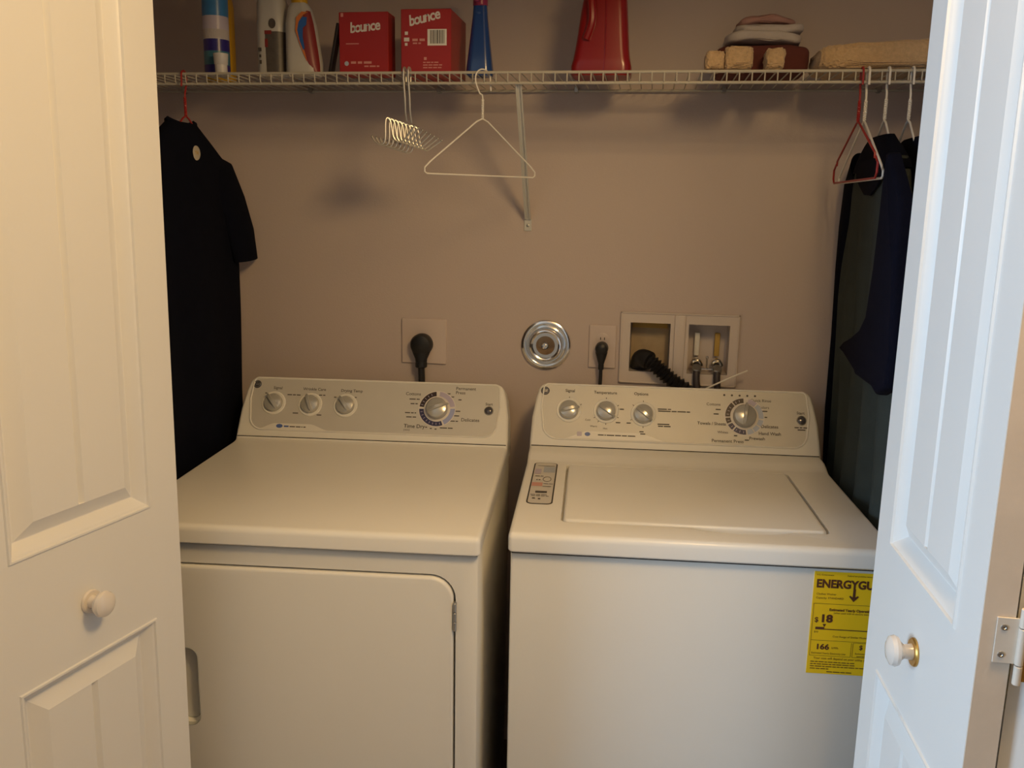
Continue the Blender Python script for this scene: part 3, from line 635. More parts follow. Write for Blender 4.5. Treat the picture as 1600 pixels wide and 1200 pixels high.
# ------------------------------------------------------------------ things on the shelf
def spray_can(name, label, x, y, r, bands, zt):
    t = empty(name, label, 'can', (x, y, SZ))
    bm = B(); lathe(bm, [(r * 0.93, 0), (r, 0.004), (r, zt - 0.012), (r * 0.93, zt - 0.004), (r * 0.72, zt + 0.006), (r * 0.45, zt + 0.01)], 40); obj('can_body', bm, M['white_pl'], t)
    for z0, z1, mt in bands:
        bm = B(); lathe(bm, [(r + 0.0003, z0), (r + 0.0003, z1)], 40, Matrix.Identity(4), False, False); obj('label_band', bm, M[mt], t)
    bm = B(); lathe(bm, [(r * 0.8, zt + 0.001), (r * 0.8, zt + 0.035), (r * 0.7, zt + 0.04), (0.001, zt + 0.041)], 32); obj('spray_cap', bm, M['white_pl'], t)
    return t
spray_can('spray_can', 'blue, white and navy spray can at the shelf\'s left end', -0.779, 0.520, 0.0285, [(0.004, 0.022, 'can_navy'), (0.022, 0.052, 'can_teal'), (0.052, 0.078, 'can_navy'), (0.080, 0.099, 'grey_cloth'), (0.099, 0.128, 'can_lilac'), (0.128, 0.215, 'can_blue')], 0.22)
t = empty('yellow_bottle', 'yellow bottle mostly hidden behind the blue spray can', 'bottle', (-0.822, 0.625, SZ))
bm = B(); loft(bm, [[(x * s, y * s, z) for x, y in rrect(-0.034, -0.022, 0.034, 0.022, 0.015)] for z, s in ((0, 0.94), (0.004, 1), (0.17, 1), (0.195, 0.88), (0.215, 0.45))]); obj('bottle_body', bm, M['yellow_pl'], t)
bm = B(); lathe(bm, [(0.014, 0.212), (0.014, 0.235), (0.012, 0.238)], 24); obj('bottle_cap', bm, M['yellow_pl'], t)
bm = B(); PB = T4((0.014, -0.0225, 0)) @ Matrix.Rotation(math.radians(90), 4, 'X'); bars(bm, PB, -0.004, 0.045, (0.014,), 0.005); bars(bm, PB, -0.002, 0.034, (0.011,), 0.004); bars(bm, PB, 0.0, 0.056, (0.008,), 0.003); tag(obj('label_print', bm, M['print'], t, None, 0), kind='stuff')
bm = B(); lathe(bm, [(0.0135, 0), (0.0135, 0.018), (0.0150, 0.020), (0.0165, 0.042), (0.0152, 0.042), (0.0125, 0.006), (0.001, 0.006)], 32)
tag(obj('measuring_cap', bm, M['frosted'], None, T4((-0.749, 0.4775, SZ))), 'small white measuring cap in front of the blue spray can', 'cap')

def wrap(rows, mt, nm, par, off=0.0006):
    """label bent round the front of a flat bottle; rows: z, half-width, half-depth, x centre, label from x, label to x"""
    rings = []
    for z, w, d, cx, xa, xb in rows:
        full = [p for p in rrect(-w - off, -d - off, w + off, d + off, min(w, d) * 0.8, 8) if p[1] < d * 0.2]
        full.sort(key=lambda p: p[0]); ring = []
        for i in range(13):
            x = max(-w - off + 1e-4, min(w + off - 1e-4, xa + (xb - xa) * i / 12))
            y = -d - off
            for p, q in zip(full, full[1:]):
                if p[0] <= x <= q[0]: y = p[1] + (q[1] - p[1]) * (x - p[0]) / max(q[0] - p[0], 1e-6); break
            ring.append((cx + x, y, z))
        rings.append(ring)
    b_ = B(); loft(b_, rings, False, False, False); return obj(nm, b_, M[mt], par)
def flat_bottle(name, label, x, y, rz, rows, mt):
    t = empty(name, label, 'bottle', (x, y, SZ), rz)
    bm = B(); loft(bm, [[(cx + px, py, z) for px, py in rrect(-w, -d, w, d, min(w, d) * 0.8)] for z, w, d, cx in rows]); obj('bottle_body', bm, mt, t)
    return t
t = flat_bottle('detergent_bottle', 'white bottle with a dark photo label beside the swoosh-label bottle', -0.651, 0.545, 0.0, [(0, 0.033, 0.026, 0), (0.005, 0.0355, 0.029, 0), (0.10, 0.0355, 0.029, 0), (0.16, 0.033, 0.028, 0), (0.185, 0.024, 0.022, 0), (0.205, 0.014, 0.014, 0)], M['white_pl'])
bm = B(); lathe(bm, [(0.016, 0.203), (0.016, 0.24), (0.014, 0.243)], 24); obj('bottle_cap', bm, M['white_pl'], t)
PB = T4((0, -0.0294, 0)) @ Matrix.Rotation(math.radians(90), 4, 'X')
tag(wrap([(z, 0.0355, 0.029, 0, -0.006 - 0.02 * (z - 0.006), 0.0355) for z in (0.006, 0.03, 0.06, 0.096)], 'label_grey', 'photo_label', t), 'dark grey picture label')
bm = B(); box(bm, (-0.008, -0.0305, 0.090), (0.008, -0.0280, 0.098)); box(bm, (-0.008, -0.0305, 0.062), (-0.001, -0.0280, 0.080)); tag(obj('label_patch', bm, M['label_red'], t, None, 0), kind='stuff')
bm = B(); bm_c = [(0.010 + 0.0085 * math.cos(i / 12 * 6.283), 0.113 + 0.011 * math.sin(i / 12 * 6.283)) for i in range(12)]
slab(bm, bm_c, 0.0285, 0.0298, 0, lambda x, z, y: (x, -y, z)); tag(obj('portrait_print', bm, M['label_grey'], t, None, 0), 'small dark printed picture')
bm = B(); bars(bm, T4((0, -0.0005, 0)) @ PB, -0.0250, 0.057, (0.008,), 0.008); bars(bm, T4((0, -0.0005, 0)) @ PB, -0.023, 0.043, (0.005,), 0.006); bars(bm, T4((0, -0.0005, 0)) @ PB, -0.0225, 0.030, (0.005,), 0.008); tag(obj('label_print', bm, M['print'], t, None, 0), kind='stuff')

t = flat_bottle('stain_remover_bottle', 'white bottle with orange and blue swoosh label and yellow cap', -0.572, 0.530, 0.0, [(0, 0.037, 0.026, 0.001), (0.005, 0.041, 0.028, 0.001), (0.03, 0.0405, 0.028, 0.001), (0.11, 0.034, 0.026, -0.005), (0.145, 0.026, 0.022, -0.007), (0.158, 0.017, 0.015, -0.008)], M['white_pl'])
bm = B(); lathe(bm, [(0.0185, 0.156), (0.0185, 0.186), (0.016, 0.19)], 24, T4((-0.008, 0, 0))); tag(obj('bottle_cap', bm, M['yellow_pl'], t), 'yellow cap')
def plate2(poly, d0, d1, mt, nm, par):
    b_ = B(); slab(b_, poly, d0, d1, 0, lambda x, z, y: (x, -y, z)); return obj(nm, b_, M[mt], par, None, 0)
wrap([(0.004, 0.041, 0.028, 0.001, 0.034, 0.041), (0.024, 0.0407, 0.028, 0.001, 0.020, 0.0407), (0.052, 0.0388, 0.0275, -0.0007, 0.008, 0.0388), (0.088, 0.0358, 0.0266, -0.0034, 0.003, 0.0358), (0.112, 0.0335, 0.0259, -0.0051, 0.010, 0.0335), (0.128, 0.0300, 0.0243, -0.006, 0.016, 0.0300), (0.138, 0.0278, 0.0231, -0.0066, 0.022, 0.0278)], 'label_red', 'label_maroon_area', t)
plate2([(0.018, 0.028), (0.010, 0.044), (0.0, 0.070), (-0.008, 0.095), (-0.005, 0.122), (0.008, 0.134), (0.022, 0.133), (0.010, 0.126), (0.001, 0.112), (-0.001, 0.095), (0.006, 0.070), (0.013, 0.048)][::-1], 0.0275, 0.0296, 'orange', 'label_orange_swoosh', t)
plate2([(0.010, 0.052), (0.002, 0.072), (-0.003, 0.096), (0.001, 0.113), (0.010, 0.123), (0.020, 0.122), (0.018, 0.106), (0.010, 0.100), (0.009, 0.08), (0.013, 0.058)][::-1], 0.0285, 0.0300, 'label_blue', 'label_blue_swoosh', t)

# slim dark piece leaning on the first red box
bm = B(); box(bm, (-0.0035, -0.012, 0), (0.0035, 0.012, 0.112), 0.0015, 2)
o = obj('lint_brush', bm, M['dark_slim'], None, T4((-0.5055, 0.52, SZ + 0.0010)) @ Matrix.Rotation(math.radians(11.5), 4, 'Y'))
tag(o, 'slim dark flat piece leaning against the left red carton', 'brush')

def carton(label, x0, x1, y, d, h, rz, group, variant):
    w = x1 - x0
    t = empty('dryer_sheet_carton', label, 'box', (x0, y, SZ), rz, group)
    bm = B(); box(bm, (0, 0, 0), (w, d, h), 0.0012, 1)
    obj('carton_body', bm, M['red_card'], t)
    bm = B(); quad(bm, (0.003, d * 0.5, h + 0.0003), (w - 0.003, d * 0.5, h + 0.0003), (w - 0.003, d * 0.5 + 0.001, h + 0.0003), (0.003, d * 0.5 + 0.001, h + 0.0003)); obj('lid_seam', bm, M['label_red'], t, None, 0)
    PB = T4((0, -0.0004, 0)) @ Matrix.Rotation(math.radians(90), 4, 'X')
    bm = B()
    if variant == 0:
        cx, cz, q = w * 0.53, h * 0.765, 5
    else:
        cx, cz, q = w * 0.47, h * 0.865, 9
    for i, ch in enumerate('bounce'):
        u = (i - 2.5) / 2.5
        text(bm, ch, 0.031, PB @ T4((cx + u * 0.0285, cz + 0.0055 * u * (1.2 if variant else 0.5), 0)) @ Matrix.Rotation(math.radians(q), 4, 'Z'), 0.0008, sx=0.88, shear=0.12)
    tag(obj('carton_lettering', bm, M['white_print'], t, None, 0), 'white brand lettering')
    bm = B()
    if variant == 0:
        slab(bm, [(0.017 + 0.005 * math.cos(i / 14 * 6.283), 0.024 + 0.005 * math.sin(i / 14 * 6.283)) for i in range(14)], 0.0001, 0.0006, 0, lambda x, z, y: (x, -y, z)); obj('round_seal', bm, M['seg_pale'], t, None, 0)
        bm = B(); bars(bm, PB, 0.027, 0.026, (0.012, 0.010, 0.018), 0.005, 0.004); bars(bm, PB, 0.058, 0.018, (0.010, 0.014, 0.006), 0.003); bars(bm, PB, 0.016, 0.066, (0.030,), 0.002)
        tag(obj('fine_print', bm, M['pale_print'], t, None, 0), kind='stuff')
        bm = B(); bars(bm, PB, 0.005, h - 0.006, (0.006,), 0.008); obj('corner_mark', bm, M['pale_print'], t, None, 0)
    else:
        quad(bm, *[PB @ Vector(p) for p in ((0.060, 0.058, 0), (0.103, 0.058, 0), (0.103, 0.092, 0), (0.060, 0.092, 0))]); cd = obj('barcode_label', bm, M['cream'], t, None, 0)
        bm = B(); x = 0.066
        while x < 0.098:
            q = random.choice((0.0008, 0.0012, 0.0020)); P2 = T4((0, -0.0004, 0)) @ PB; quad(bm, *[P2 @ Vector(p) for p in ((x, 0.062, 0), (x + q, 0.062, 0), (x + q, 0.090, 0), (x, 0.090, 0))]); x += q + random.choice((0.0008, 0.0016))
        tag(obj('barcode_lines', bm, M['print'], cd, None, 0), kind='stuff')
        bm = B(); bars(bm, PB, 0.026, 0.070, (0.012, 0.012), 0.005); bars(bm, PB, 0.027, 0.063, (0.010, 0.006), 0.003); bars(bm, PB, 0.052, 0.031, (0.006,), 0.006)
        for i in range(3): bars(bm, PB, 0.050, 0.023 - i * 0.0055, [random.uniform(0.005, 0.012) for _ in range(4)], 0.0022)
        tag(obj('fine_print', bm, M['pale_print'], t, None, 0), kind='stuff')
        bm = B(); bars(bm, PB, 0.009, 0.084, (0.007,), 0.007); bars(bm, PB, 0.007, 0.071, (0.012,), 0.008); bars(bm, PB, 0.009, 0.061, (0.006,), 0.006); tag(obj('care_icons', bm, M['white_print'], t, None, 0), kind='stuff')
    return t
carton('red dryer-sheet carton on the left, beside the dark leaning piece', -0.4805, -0.3665, 0.508, 0.055, 0.133, 0.0, 'red dryer-sheet cartons', 0)
carton('red dryer-sheet carton with a barcode, left of the blue bottle', -0.3330, -0.2205, 0.492, 0.158, 0.134, 0.0, 'red dryer-sheet cartons', 1)

t = empty('spray_bottle', 'tapered blue spray bottle right of the barcode carton', 'bottle', (-0.166, 0.545, SZ))
bm = B(); loft(bm, [[(px * w / 0.03, py * w / 0.03, z) for px, py in rrect(-0.03, -0.024, 0.03, 0.024, 0.018)] for z, w in ((0, 0.0285), (0.003, 0.0298), (0.012, 0.0298), (0.05, 0.0252), (0.09, 0.0205), (0.125, 0.0165), (0.140, 0.0155), (0.150, 0.0148))]); obj('bottle_body', bm, M['blue_pl'], t)
bm = B(); lathe(bm, [(0.0145, 0.148), (0.0165, 0.150), (0.0165, 0.172), (0.012, 0.176)], 24); tag(obj('spray_collar', bm, M['magenta_pl'], t), 'magenta collar')
bm = B(); box(bm, (-0.012, -0.045, 0.176), (0.012, 0.03, 0.205), 0.006, 3); box(bm, (-0.005, -0.040, 0.150), (0.005, -0.032, 0.180), 0.003, 2); obj('spray_trigger', bm, M['magenta_pl'], t)
bm = B(); lathe(bm, [(0.0042, 0), (0.0042, 0.0012), (0.001, 0.0014)], 16, Matrix.Rotation(math.radians(90), 4, 'X')); obj('moulded_button', bm, M['blue_pl'], t, T4((0, -0.0145, 0.133)))

t = empty('detergent_jug', 'big red detergent jug standing mid-shelf', 'jug', (0.105, 0.575, SZ))
bm = B(); rows = []
for z, a, b, d in ((0, -0.062, 0.062, 0.044), (0.004, -0.066, 0.065, 0.048), (0.02, -0.0665, 0.0655, 0.049), (0.035, -0.0625, 0.062, 0.048), (0.055, -0.0590, 0.0590, 0.046), (0.09, -0.0540, 0.056, 0.044), (0.13, -0.0490, 0.053, 0.042), (0.18, -0.041, 0.049, 0.040), (0.22, -0.032, 0.040, 0.034), (0.24, -0.022, 0.026, 0.024)):
    rows.append([(px, py, z) for px, py in rrect(a, -d, b, d, 0.020)])
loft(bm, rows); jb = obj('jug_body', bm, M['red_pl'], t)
bm = B(); tube(bm, smooth_path([(0.006, -0.0488, 0.004), (0.008, -0.0470, 0.05), (0.008, -0.0445, 0.10), (0.007, -0.0425, 0.145), (0.006, -0.0410, 0.19)]), 0.0016, 6); obj('mould_seam', bm, M['red_pl'], t)
bm = B(); tube(bm, smooth_path([(-0.030, -0.043, 0.19), (-0.024, -0.050, 0.15), (-0.022, -0.051, 0.11), (-0.034, -0.046, 0.075)]), 0.009, 10); obj('jug_handle', bm, M['red_pl'], t)
tag(wrap([(z, (b - a) / 2, d, (a + b) / 2, -(b - a) / 2, -(b - a) / 2 + q) for z, a, b, d, q in ((0.036, -0.0622, 0.062, 0.048, 0.004), (0.055, -0.0590, 0.0590, 0.046, 0.014), (0.09, -0.0540, 0.056, 0.044, 0.014), (0.13, -0.0490, 0.053, 0.042, 0.010), (0.165, -0.0435, 0.0503, 0.0407, 0.006))], 'side_label', 'side_label', t), 'bluish side label')
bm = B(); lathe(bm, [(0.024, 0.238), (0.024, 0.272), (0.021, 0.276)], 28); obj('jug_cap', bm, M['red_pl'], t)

def fuzzy(bm, a, b, r, amp, fr, seed, k=26):
    """a plump rounded block with a knobbly pile surface"""
    a, b = Vector(a), Vector(b); c = (a + b) / 2; h = (b - a) / 2
    st = len(bm.verts)
    vs = []
    bmesh.ops.create_icosphere(bm, subdivisions=5, radius=1.0)
    bm.verts.ensure_lookup_table()
    for v in bm.verts[st:]:
        n = v.co.normalized(); e = 0.34
        p = Vector([math.copysign(abs(q) ** e, q) for q in n]); 
        m_ = max(abs(p.x), abs(p.y), abs(p.z))
        p = Vector((p.x * h.x, p.y * h.y, p.z * h.z))
        d = noise.noise((p + Vector((seed, seed * 2, 0))) * fr) * amp + noise.noise((p + Vector((0, seed, seed))) * fr * 0.3) * amp * 0.9
        p = p + n * d; v.co = c + p
    return bm
GR = 'tan chenille cloths on the shelf'
for x0, x1, z1, lab in ((0.326, 0.363, 0.038, 'leftmost and lowest of the small tan fluffy rolls on the shelf'), (0.364, 0.421, 0.047, 'widest tan fluffy roll, under the maroon bag\'s left end'), (0.448, 0.484, 0.0425, 'tan fluffy roll between two dark maroon gaps')):
    bm = B(); fuzzy(bm, (x0, 0.462, SZ + 0.0025), (x1, 0.535, SZ + z1 + 0.0015), 0, 0.003, 260, x0 * 10)
    tag(obj('rolled_towel', bm, M['fuzz'], None), lab, 'towel', GR)
bm = B(); fuzzy(bm, (0.556, 0.47, SZ + 0.0035), (0.830, 0.66, SZ + 0.056), 0, 0.004, 200, 3.3)
for v in bm.verts:
    if v.co.z > SZ + 0.03: v.co.z += 0.012 * (v.co.x - 0.65) / 0.15 * 0.6
tag(obj('folded_bath_mat', bm, M['fuzz'], None), 'long folded tan fluffy bath mat at the shelf\'s right end', 'mat', GR)
def cloth_block(bm, a, b, amp, fr, seed, e=0.5, waves=0):
    a, b = Vector(a), Vector(b); c = (a + b) / 2; h = (b - a) / 2; st = len(bm.verts)
    bmesh.ops.create_icosphere(bm, subdivisions=4, radius=1.0); bm.verts.ensure_lookup_table()
    for v in bm.verts[st:]:
        n = v.co.normalized(); p = Vector([math.copysign(abs(q) ** e, q) for q in n])
        p = Vector((p.x * h.x, p.y * h.y, p.z * h.z)); p += n * noise.noise(p * fr + Vector((seed, 0, seed))) * amp
        if waves: p.z += 0.004 * math.sin(p.x * waves + seed)
        v.co = c + p
    return bm
bm = B(); cloth_block(bm, (0.352, 0.545, SZ + 0.003), (0.548, 0.700, SZ + 0.0655), 0.004, 30, 1.0, 0.35)
tag(obj('laundry_bag', bm, M['maroon'], None), 'dark maroon cloth bag lying behind the tan rolls', 'bag')
t = empty('folded_linen', 'pale grey and pink folded linen on top of the maroon bag', 'linen', (0.455, 0.61, SZ + 0.066))
bm = B(); cloth_block(bm, (-0.084, -0.065, 0.001), (0.076, 0.075, 0.026), 0.005, 30, 2.0, 0.45, 25); obj('lower_fold', bm, M['grey_cloth'], t)
bm = B(); cloth_block(bm, (-0.064, -0.055, 0.022), (0.080, 0.070, 0.046), 0.006, 30, 5.0, 0.5, 30); obj('upper_fold', bm, M['grey_cloth'], t)
bm = B(); cloth_block(bm, (-0.060, -0.045, 0.040), (0.062, 0.06, 0.060), 0.007, 35, 8.0, 0.6, 40); tag(obj('top_fold', bm, M['pink_cloth'], t), 'dusty pink top fold')

# ------------------------------------------------------------------ hangers
def hook_path(top, drop, r=0.011, side=1):
    """hook over the front rod (local origin = rod top), in the hanger plane (y,z)"""
    pts = [(0, side * (-2 * r + 0.001), -0.030)]
    pts += [(0, side * (-r + r * math.cos(math.radians(q))) , r * math.sin(math.radians(q)) - 0.008) for q in range(180, -1, -20)]
    pts = [(0, p[1], p[2]) for p in pts]
    pts += [(0, side * 0.0, -0.04), (0, -side * 0.008, -0.07), (0, -side * 0.010, drop)]
    return pts
def wire_hanger(name, label, loc, rz, mt, neck=-0.098, half=0.20, fall=0.115, r=0.0020, notch=False, twist=True, group=None, hook_r=0.011):
    """hanger lying in its local y-z plane; the hook goes over the rod at the origin"""
    t = empty(name, label, 'hanger', loc, rz, group)
    R_ = hook_r
    pts = [(0, -R_ - 0.002, -R_ - 0.024), (0, -R_ - 0.0005, -R_ - 0.010)]
    pts += [(0, R_ * math.cos(math.radians(q)), -R_ + R_ * math.sin(math.radians(q))) for q in range(170, -1, -17)]
    pts += [(0, R_ * 0.95, -R_ - 0.010), (0, R_ * 0.45, -R_ - 0.030), (0, 0.0005, max(neck + 0.045, -R_ - 0.055)), (0, 0, neck)]
    bm = B(); tube(bm, smooth_path(pts, 4), r, 8); obj('hook', bm, mt, t)
    if twist:
        bm = B()
        for ph in (0, math.pi):
            tube(bm, [(0.0019 * math.cos(a_ * 1.1 + ph), 0.0019 * math.sin(a_ * 1.1 + ph), neck + 0.040 - a_ * 0.00133) for a_ in range(0, 31)], r * 0.9, 6)
        obj('twisted_neck', bm, mt, t)
    c_ = 0.0
    if notch:
        pts = [(0, c_, neck), (0, c_ + 0.012, neck - 0.004), (0, c_ + half * 0.86, neck - fall * 0.60), (0, c_ + half * 0.87, neck - fall * 0.68), (0, c_ + half * 0.90, neck - fall * 0.66), (0, c_ + half, neck - fall * 0.76), (0, c_ + half, neck - fall * 0.92), (0, c_ + half * 0.95, neck - fall)]
    else:
        pts = [(0, c_, neck), (0, c_ + 0.014, neck - 0.006), (0, c_ + half * 0.90, neck - fall * 0.80), (0, c_ + half * 0.985, neck - fall * 0.90), (0, c_ + half * 0.985, neck - fall * 0.97), (0, c_ + half * 0.95, neck - fall)]
    full = pts + [(0, 2 * c_ - p[1], p[2]) for p in reversed(pts[1:])]
    bm = B(); tube(bm, full, r, 8, True); obj('shoulder_frame', bm, mt, t)
    return t
RT = ZS0 + 0.0065
# empty white hanger hanging square to the view, turned
wire_hanger('clothes_hanger', 'empty white wire hanger hanging beside the grey brace', (-0.1420, YS, RT), math.radians(90 + 44), M['white_wire'], neck=-0.102, half=0.146, fall=0.120, r=0.0017, hook_r=0.019)
# left: red hanger with navy shirt
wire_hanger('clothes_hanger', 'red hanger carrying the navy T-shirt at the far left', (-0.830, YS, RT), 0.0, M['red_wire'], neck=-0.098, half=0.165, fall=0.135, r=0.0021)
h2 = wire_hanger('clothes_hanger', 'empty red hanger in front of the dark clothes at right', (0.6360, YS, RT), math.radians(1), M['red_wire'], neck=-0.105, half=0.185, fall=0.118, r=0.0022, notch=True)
wire_hanger('clothes_hanger', 'empty white hanger right behind the empty red one', (0.6480, YS, RT), math.radians(1), M['white_wire'], neck=-0.105, half=0.185, fall=0.118, r=0.0024)
wire_hanger('clothes_hanger', 'white hanger carrying the grey-green robe', (0.687, YS, RT), 0.0, M['white_wire'], neck=-0.102, half=0.150, fall=0.135, r=0.0022)
wire_hanger('clothes_hanger', 'white hanger carrying the midnight-blue shirt, nearest the right door', (0.733, YS, RT), 0.0, M['white_wire'], neck=-0.102, half=0.150, fall=0.135, r=0.0022)

# ------------------------------------------------------------------ garments
def interp(rows, z):
    rows = sorted(rows, key=lambda r: -r[0])
    if z >= rows[0][0]: return rows[0][1:]
    for a_, b_ in zip(rows, rows[1:]):
        if a_[0] >= z >= b_[0]:
            t = (a_[0] - z) / (a_[0] - b_[0] + 1e-9); return tuple(p + (q - p) * t for p, q in zip(a_[1:], b_[1:]))
    return rows[-1][1:]
def garment(bm, rows, folds, amp, seed, n=72, step=0.012, top_cap=True, ramp=0.25):
    """rows: z, y_near, y_far, half-thickness, x centre"""
    z1 = max(r[0] for r in rows); z0 = min(r[0] for r in rows); k = max(4, int((z1 - z0) / step)); rings = []
    for i in range(k + 1):
        z = z1 - (z1 - z0) * i / k; ya, yb, t, xc = interp(rows, z); ring = []
        g = min(1, (z1 - z) / ramp)
        for j in range(n):
            th = 2 * math.pi * j / n; cth, sth = math.cos(th), math.sin(th)
            y = (ya + yb) / 2 + (yb - ya) / 2 * math.copysign(abs(cth) ** 0.75, cth)
            x = xc + t * math.copysign(abs(sth) ** 0.7, sth)
            ph = folds * y + seed + 0.8 * math.sin(z * 5 + seed)
            x += amp * g * math.sin(ph) * (0.35 + 0.65 * abs(sth)) + amp * 0.5 * g * noise.noise(Vector((x * 8, y * 9, z * 5 + seed)))
            ring.append((x, y, z))
        rings.append(ring)
    return loft(bm, rings, True, top_cap, False)
def sleeve(bm, cs, n=32, amp=0.002, seed=0.0):
    """cs: list of (centre, half-width vector, half-thickness)"""
    rings = []
    for i, (c_, hv, t) in enumerate(cs):
        c_ = Vector(c_); hv = Vector(hv); ring = []
        for j in range(n):
            th = 2 * math.pi * j / n
            p = c_ + hv * math.cos(th) + Vector((1, 0, 0)) * (t * math.sin(th))
            p.x += amp * noise.noise(p * 14 + Vector((seed, 0, 0))); ring.append(p)
        rings.append(ring)
    return loft(bm, rings, True, False, False)
# navy T-shirt, left
XT = -0.843
ts = empty('t_shirt', 'navy T-shirt with round cream patch on the red hanger at left', 'shirt', (0, 0, 0))
bm = B()
rows = [(1.668, 0.400, 0.516, 0.016, XT), (1.650, 0.375, 0.540, 0.022, XT), (1.625, 0.330, 0.585, 0.026, XT), (1.595, 0.270, 0.640, 0.026, XT), (1.555, 0.215, 0.692, 0.025, XT), (1.50, 0.205, 0.700, 0.025, XT), (1.33, 0.205, 0.700, 0.026, XT), (1.0, 0.205, 0.700, 0.028, XT - 0.004), (0.78, 0.205, 0.700, 0.030, XT - 0.006)]
garment(bm, rows, 26, 0.005, 1.0)
obj('shirt_body', bm, M['navy'], ts)
bm = B()
sleeve(bm, [((XT, 0.585, 1.568), (0, 0.034, 0.036), 0.020), ((XT + 0.004, 0.630, 1.545), (0, 0.048, 0.045), 0.026), ((XT + 0.012, 0.668, 1.48), (0, 0.056, 0.032), 0.026), ((XT + 0.022, 0.688, 1.41), (0, 0.056, 0.018), 0.026), ((XT + 0.030, 0.695, 1.345), (0, 0.050, 0.004), 0.024)], seed=2)
obj('sleeve', bm, M['navy'], ts)
bm = B()
sleeve(bm, [((XT, 0.325, 1.585), (0, -0.04, 0.045), 0.022), ((XT, 0.28, 1.545), (0, -0.048, 0.045), 0.026), ((XT, 0.235, 1.48), (0, -0.056, 0.032), 0.026), ((XT, 0.20, 1.34), (0, -0.052, 0.008), 0.024)], seed=3)
obj('sleeve', bm, M['navy'], ts)
bm = B(); tube(bm, [(XT + 0.012 * math.sin(a_ / 24 * 6.283), 0.458 + 0.058 * math.cos(a_ / 24 * 6.283), 1.668 - 0.010 * abs(math.sin(a_ / 24 * 6.283)) + 0.004) for a_ in range(24)], 0.006, 8, True); obj('collar', bm, M['navy'], ts)
bm = B(); lathe(bm, [(0.0165, 0), (0.0165, 0.0010), (0.0150, 0.0016), (0.0002, 0.0016)], 28, Matrix.Rotation(math.radians(90), 4, 'Y')); pt = tag(obj('round_patch', bm, M['patch'], ts, T4((XT + 0.0262, 0.470, 1.602)) @ Matrix.Rotation(math.radians(-4), 4, 'Z')), 'round cream patch')
bm = B(); text(bm, 'Y4', 0.013, T4((0.0020, 0, 0)) @ Matrix.Rotation(math.radians(90), 4, 'Z') @ Matrix.Rotation(math.radians(90), 4, 'X'), 0.0004); obj('patch_mark', bm, M['box_label'], pt, None, 0)

# grey-green robe with black yoke and sleeves, right
XA = 0.690
rb = empty('robe', 'long grey-green robe with black yoke and sleeves, right of the washer', 'robe', (0, 0, 0))
bm = B()
rows = [(1.600, 0.290, 0.640, 0.018, XA), (1.57, 0.262, 0.672, 0.021, XA), (1.53, 0.240, 0.695, 0.021, XA), (1.30, 0.222, 0.712, 0.020, XA + 0.002), (1.05, 0.205, 0.722, 0.018, XA + 0.012), (0.62, 0.190, 0.728, 0.018, XA + 0.018)]
garment(bm, rows, 58, 0.017, 2.2, 160, 0.010, ramp=0.8)
obj('robe_body', bm, M['robe'], rb)
bm = B()
rows = [(1.648, 0.398, 0.562, 0.012, XA), (1.638, 0.388, 0.572, 0.018, XA), (1.615, 0.330, 0.620, 0.0225, XA), (1.59, 0.275, 0.665, 0.0235, XA), (1.578, 0.262, 0.675, 0.0235, XA)]
garment(bm, rows, 30, 0.002, 2.2)
tag(obj('yoke', bm, M['navy'], rb), 'black shoulder yoke')
bm = B()
slab(bm, [(0.31, 1.60), (0.56, 1.60), (0.545, 1.565), (0.50, 1.545), (0.46, 1.530), (0.41, 1.528), (0.36, 1.545), (0.325, 1.57)], 0.0, 0.004, 0, lambda y, z, x: (XA - 0.0245 - x, y, z))
tag(obj('hanging_collar', bm, M['navy'], rb, None, 0), 'black collar hanging at the neck')
bm = B(); sleeve(bm, [((XA, 0.640, 1.592), (0, 0.030, 0.035), 0.022), ((XA - 0.003, 0.665, 1.545), (0, 0.042, 0.028), 0.0245), ((XA - 0.003, 0.690, 1.46), (0, 0.034, 0.012), 0.0235), ((XA, 0.705, 1.36), (0, 0.024, 0.006), 0.022), ((XA, 0.715, 1.20), (0, 0.016, 0.003), 0.018), ((XA, 0.725, 1.02), (0, 0.010, 0.002), 0.015), ((XA + 0.006, 0.728, 0.86), (0, 0.008, 0.002), 0.012)], seed=5); tag(obj('sleeve', bm, M['navy'], rb), 'black sleeve at the wall side')
bm = B()
pl = [(0.165, 1.168), (0.250, 1.166), (0.333, 1.173), (0.420, 1.186), (0.488, 1.198), (0.500, 1.206), (0.470, 1.222), (0.400, 1.250), (0.330, 1.275), (0.292, 1.300), (0.272, 1.391), (0.262, 1.480), (0.264, 1.560), (0.285, 1.605), (0.240, 1.600), (0.175, 1.52), (0.130, 1.40), (0.105, 1.25), (0.120, 1.19)]
slab(bm, pl, 0.0, 0.024, 0.011, lambda y, z, x: (XA - 0.014 - x + 0.006 * math.sin(y * 40 + z * 9), y, z), 4)
tag(obj('sleeve', bm, M['navy2'], rb), 'midnight-blue near sleeve, folded across the front')
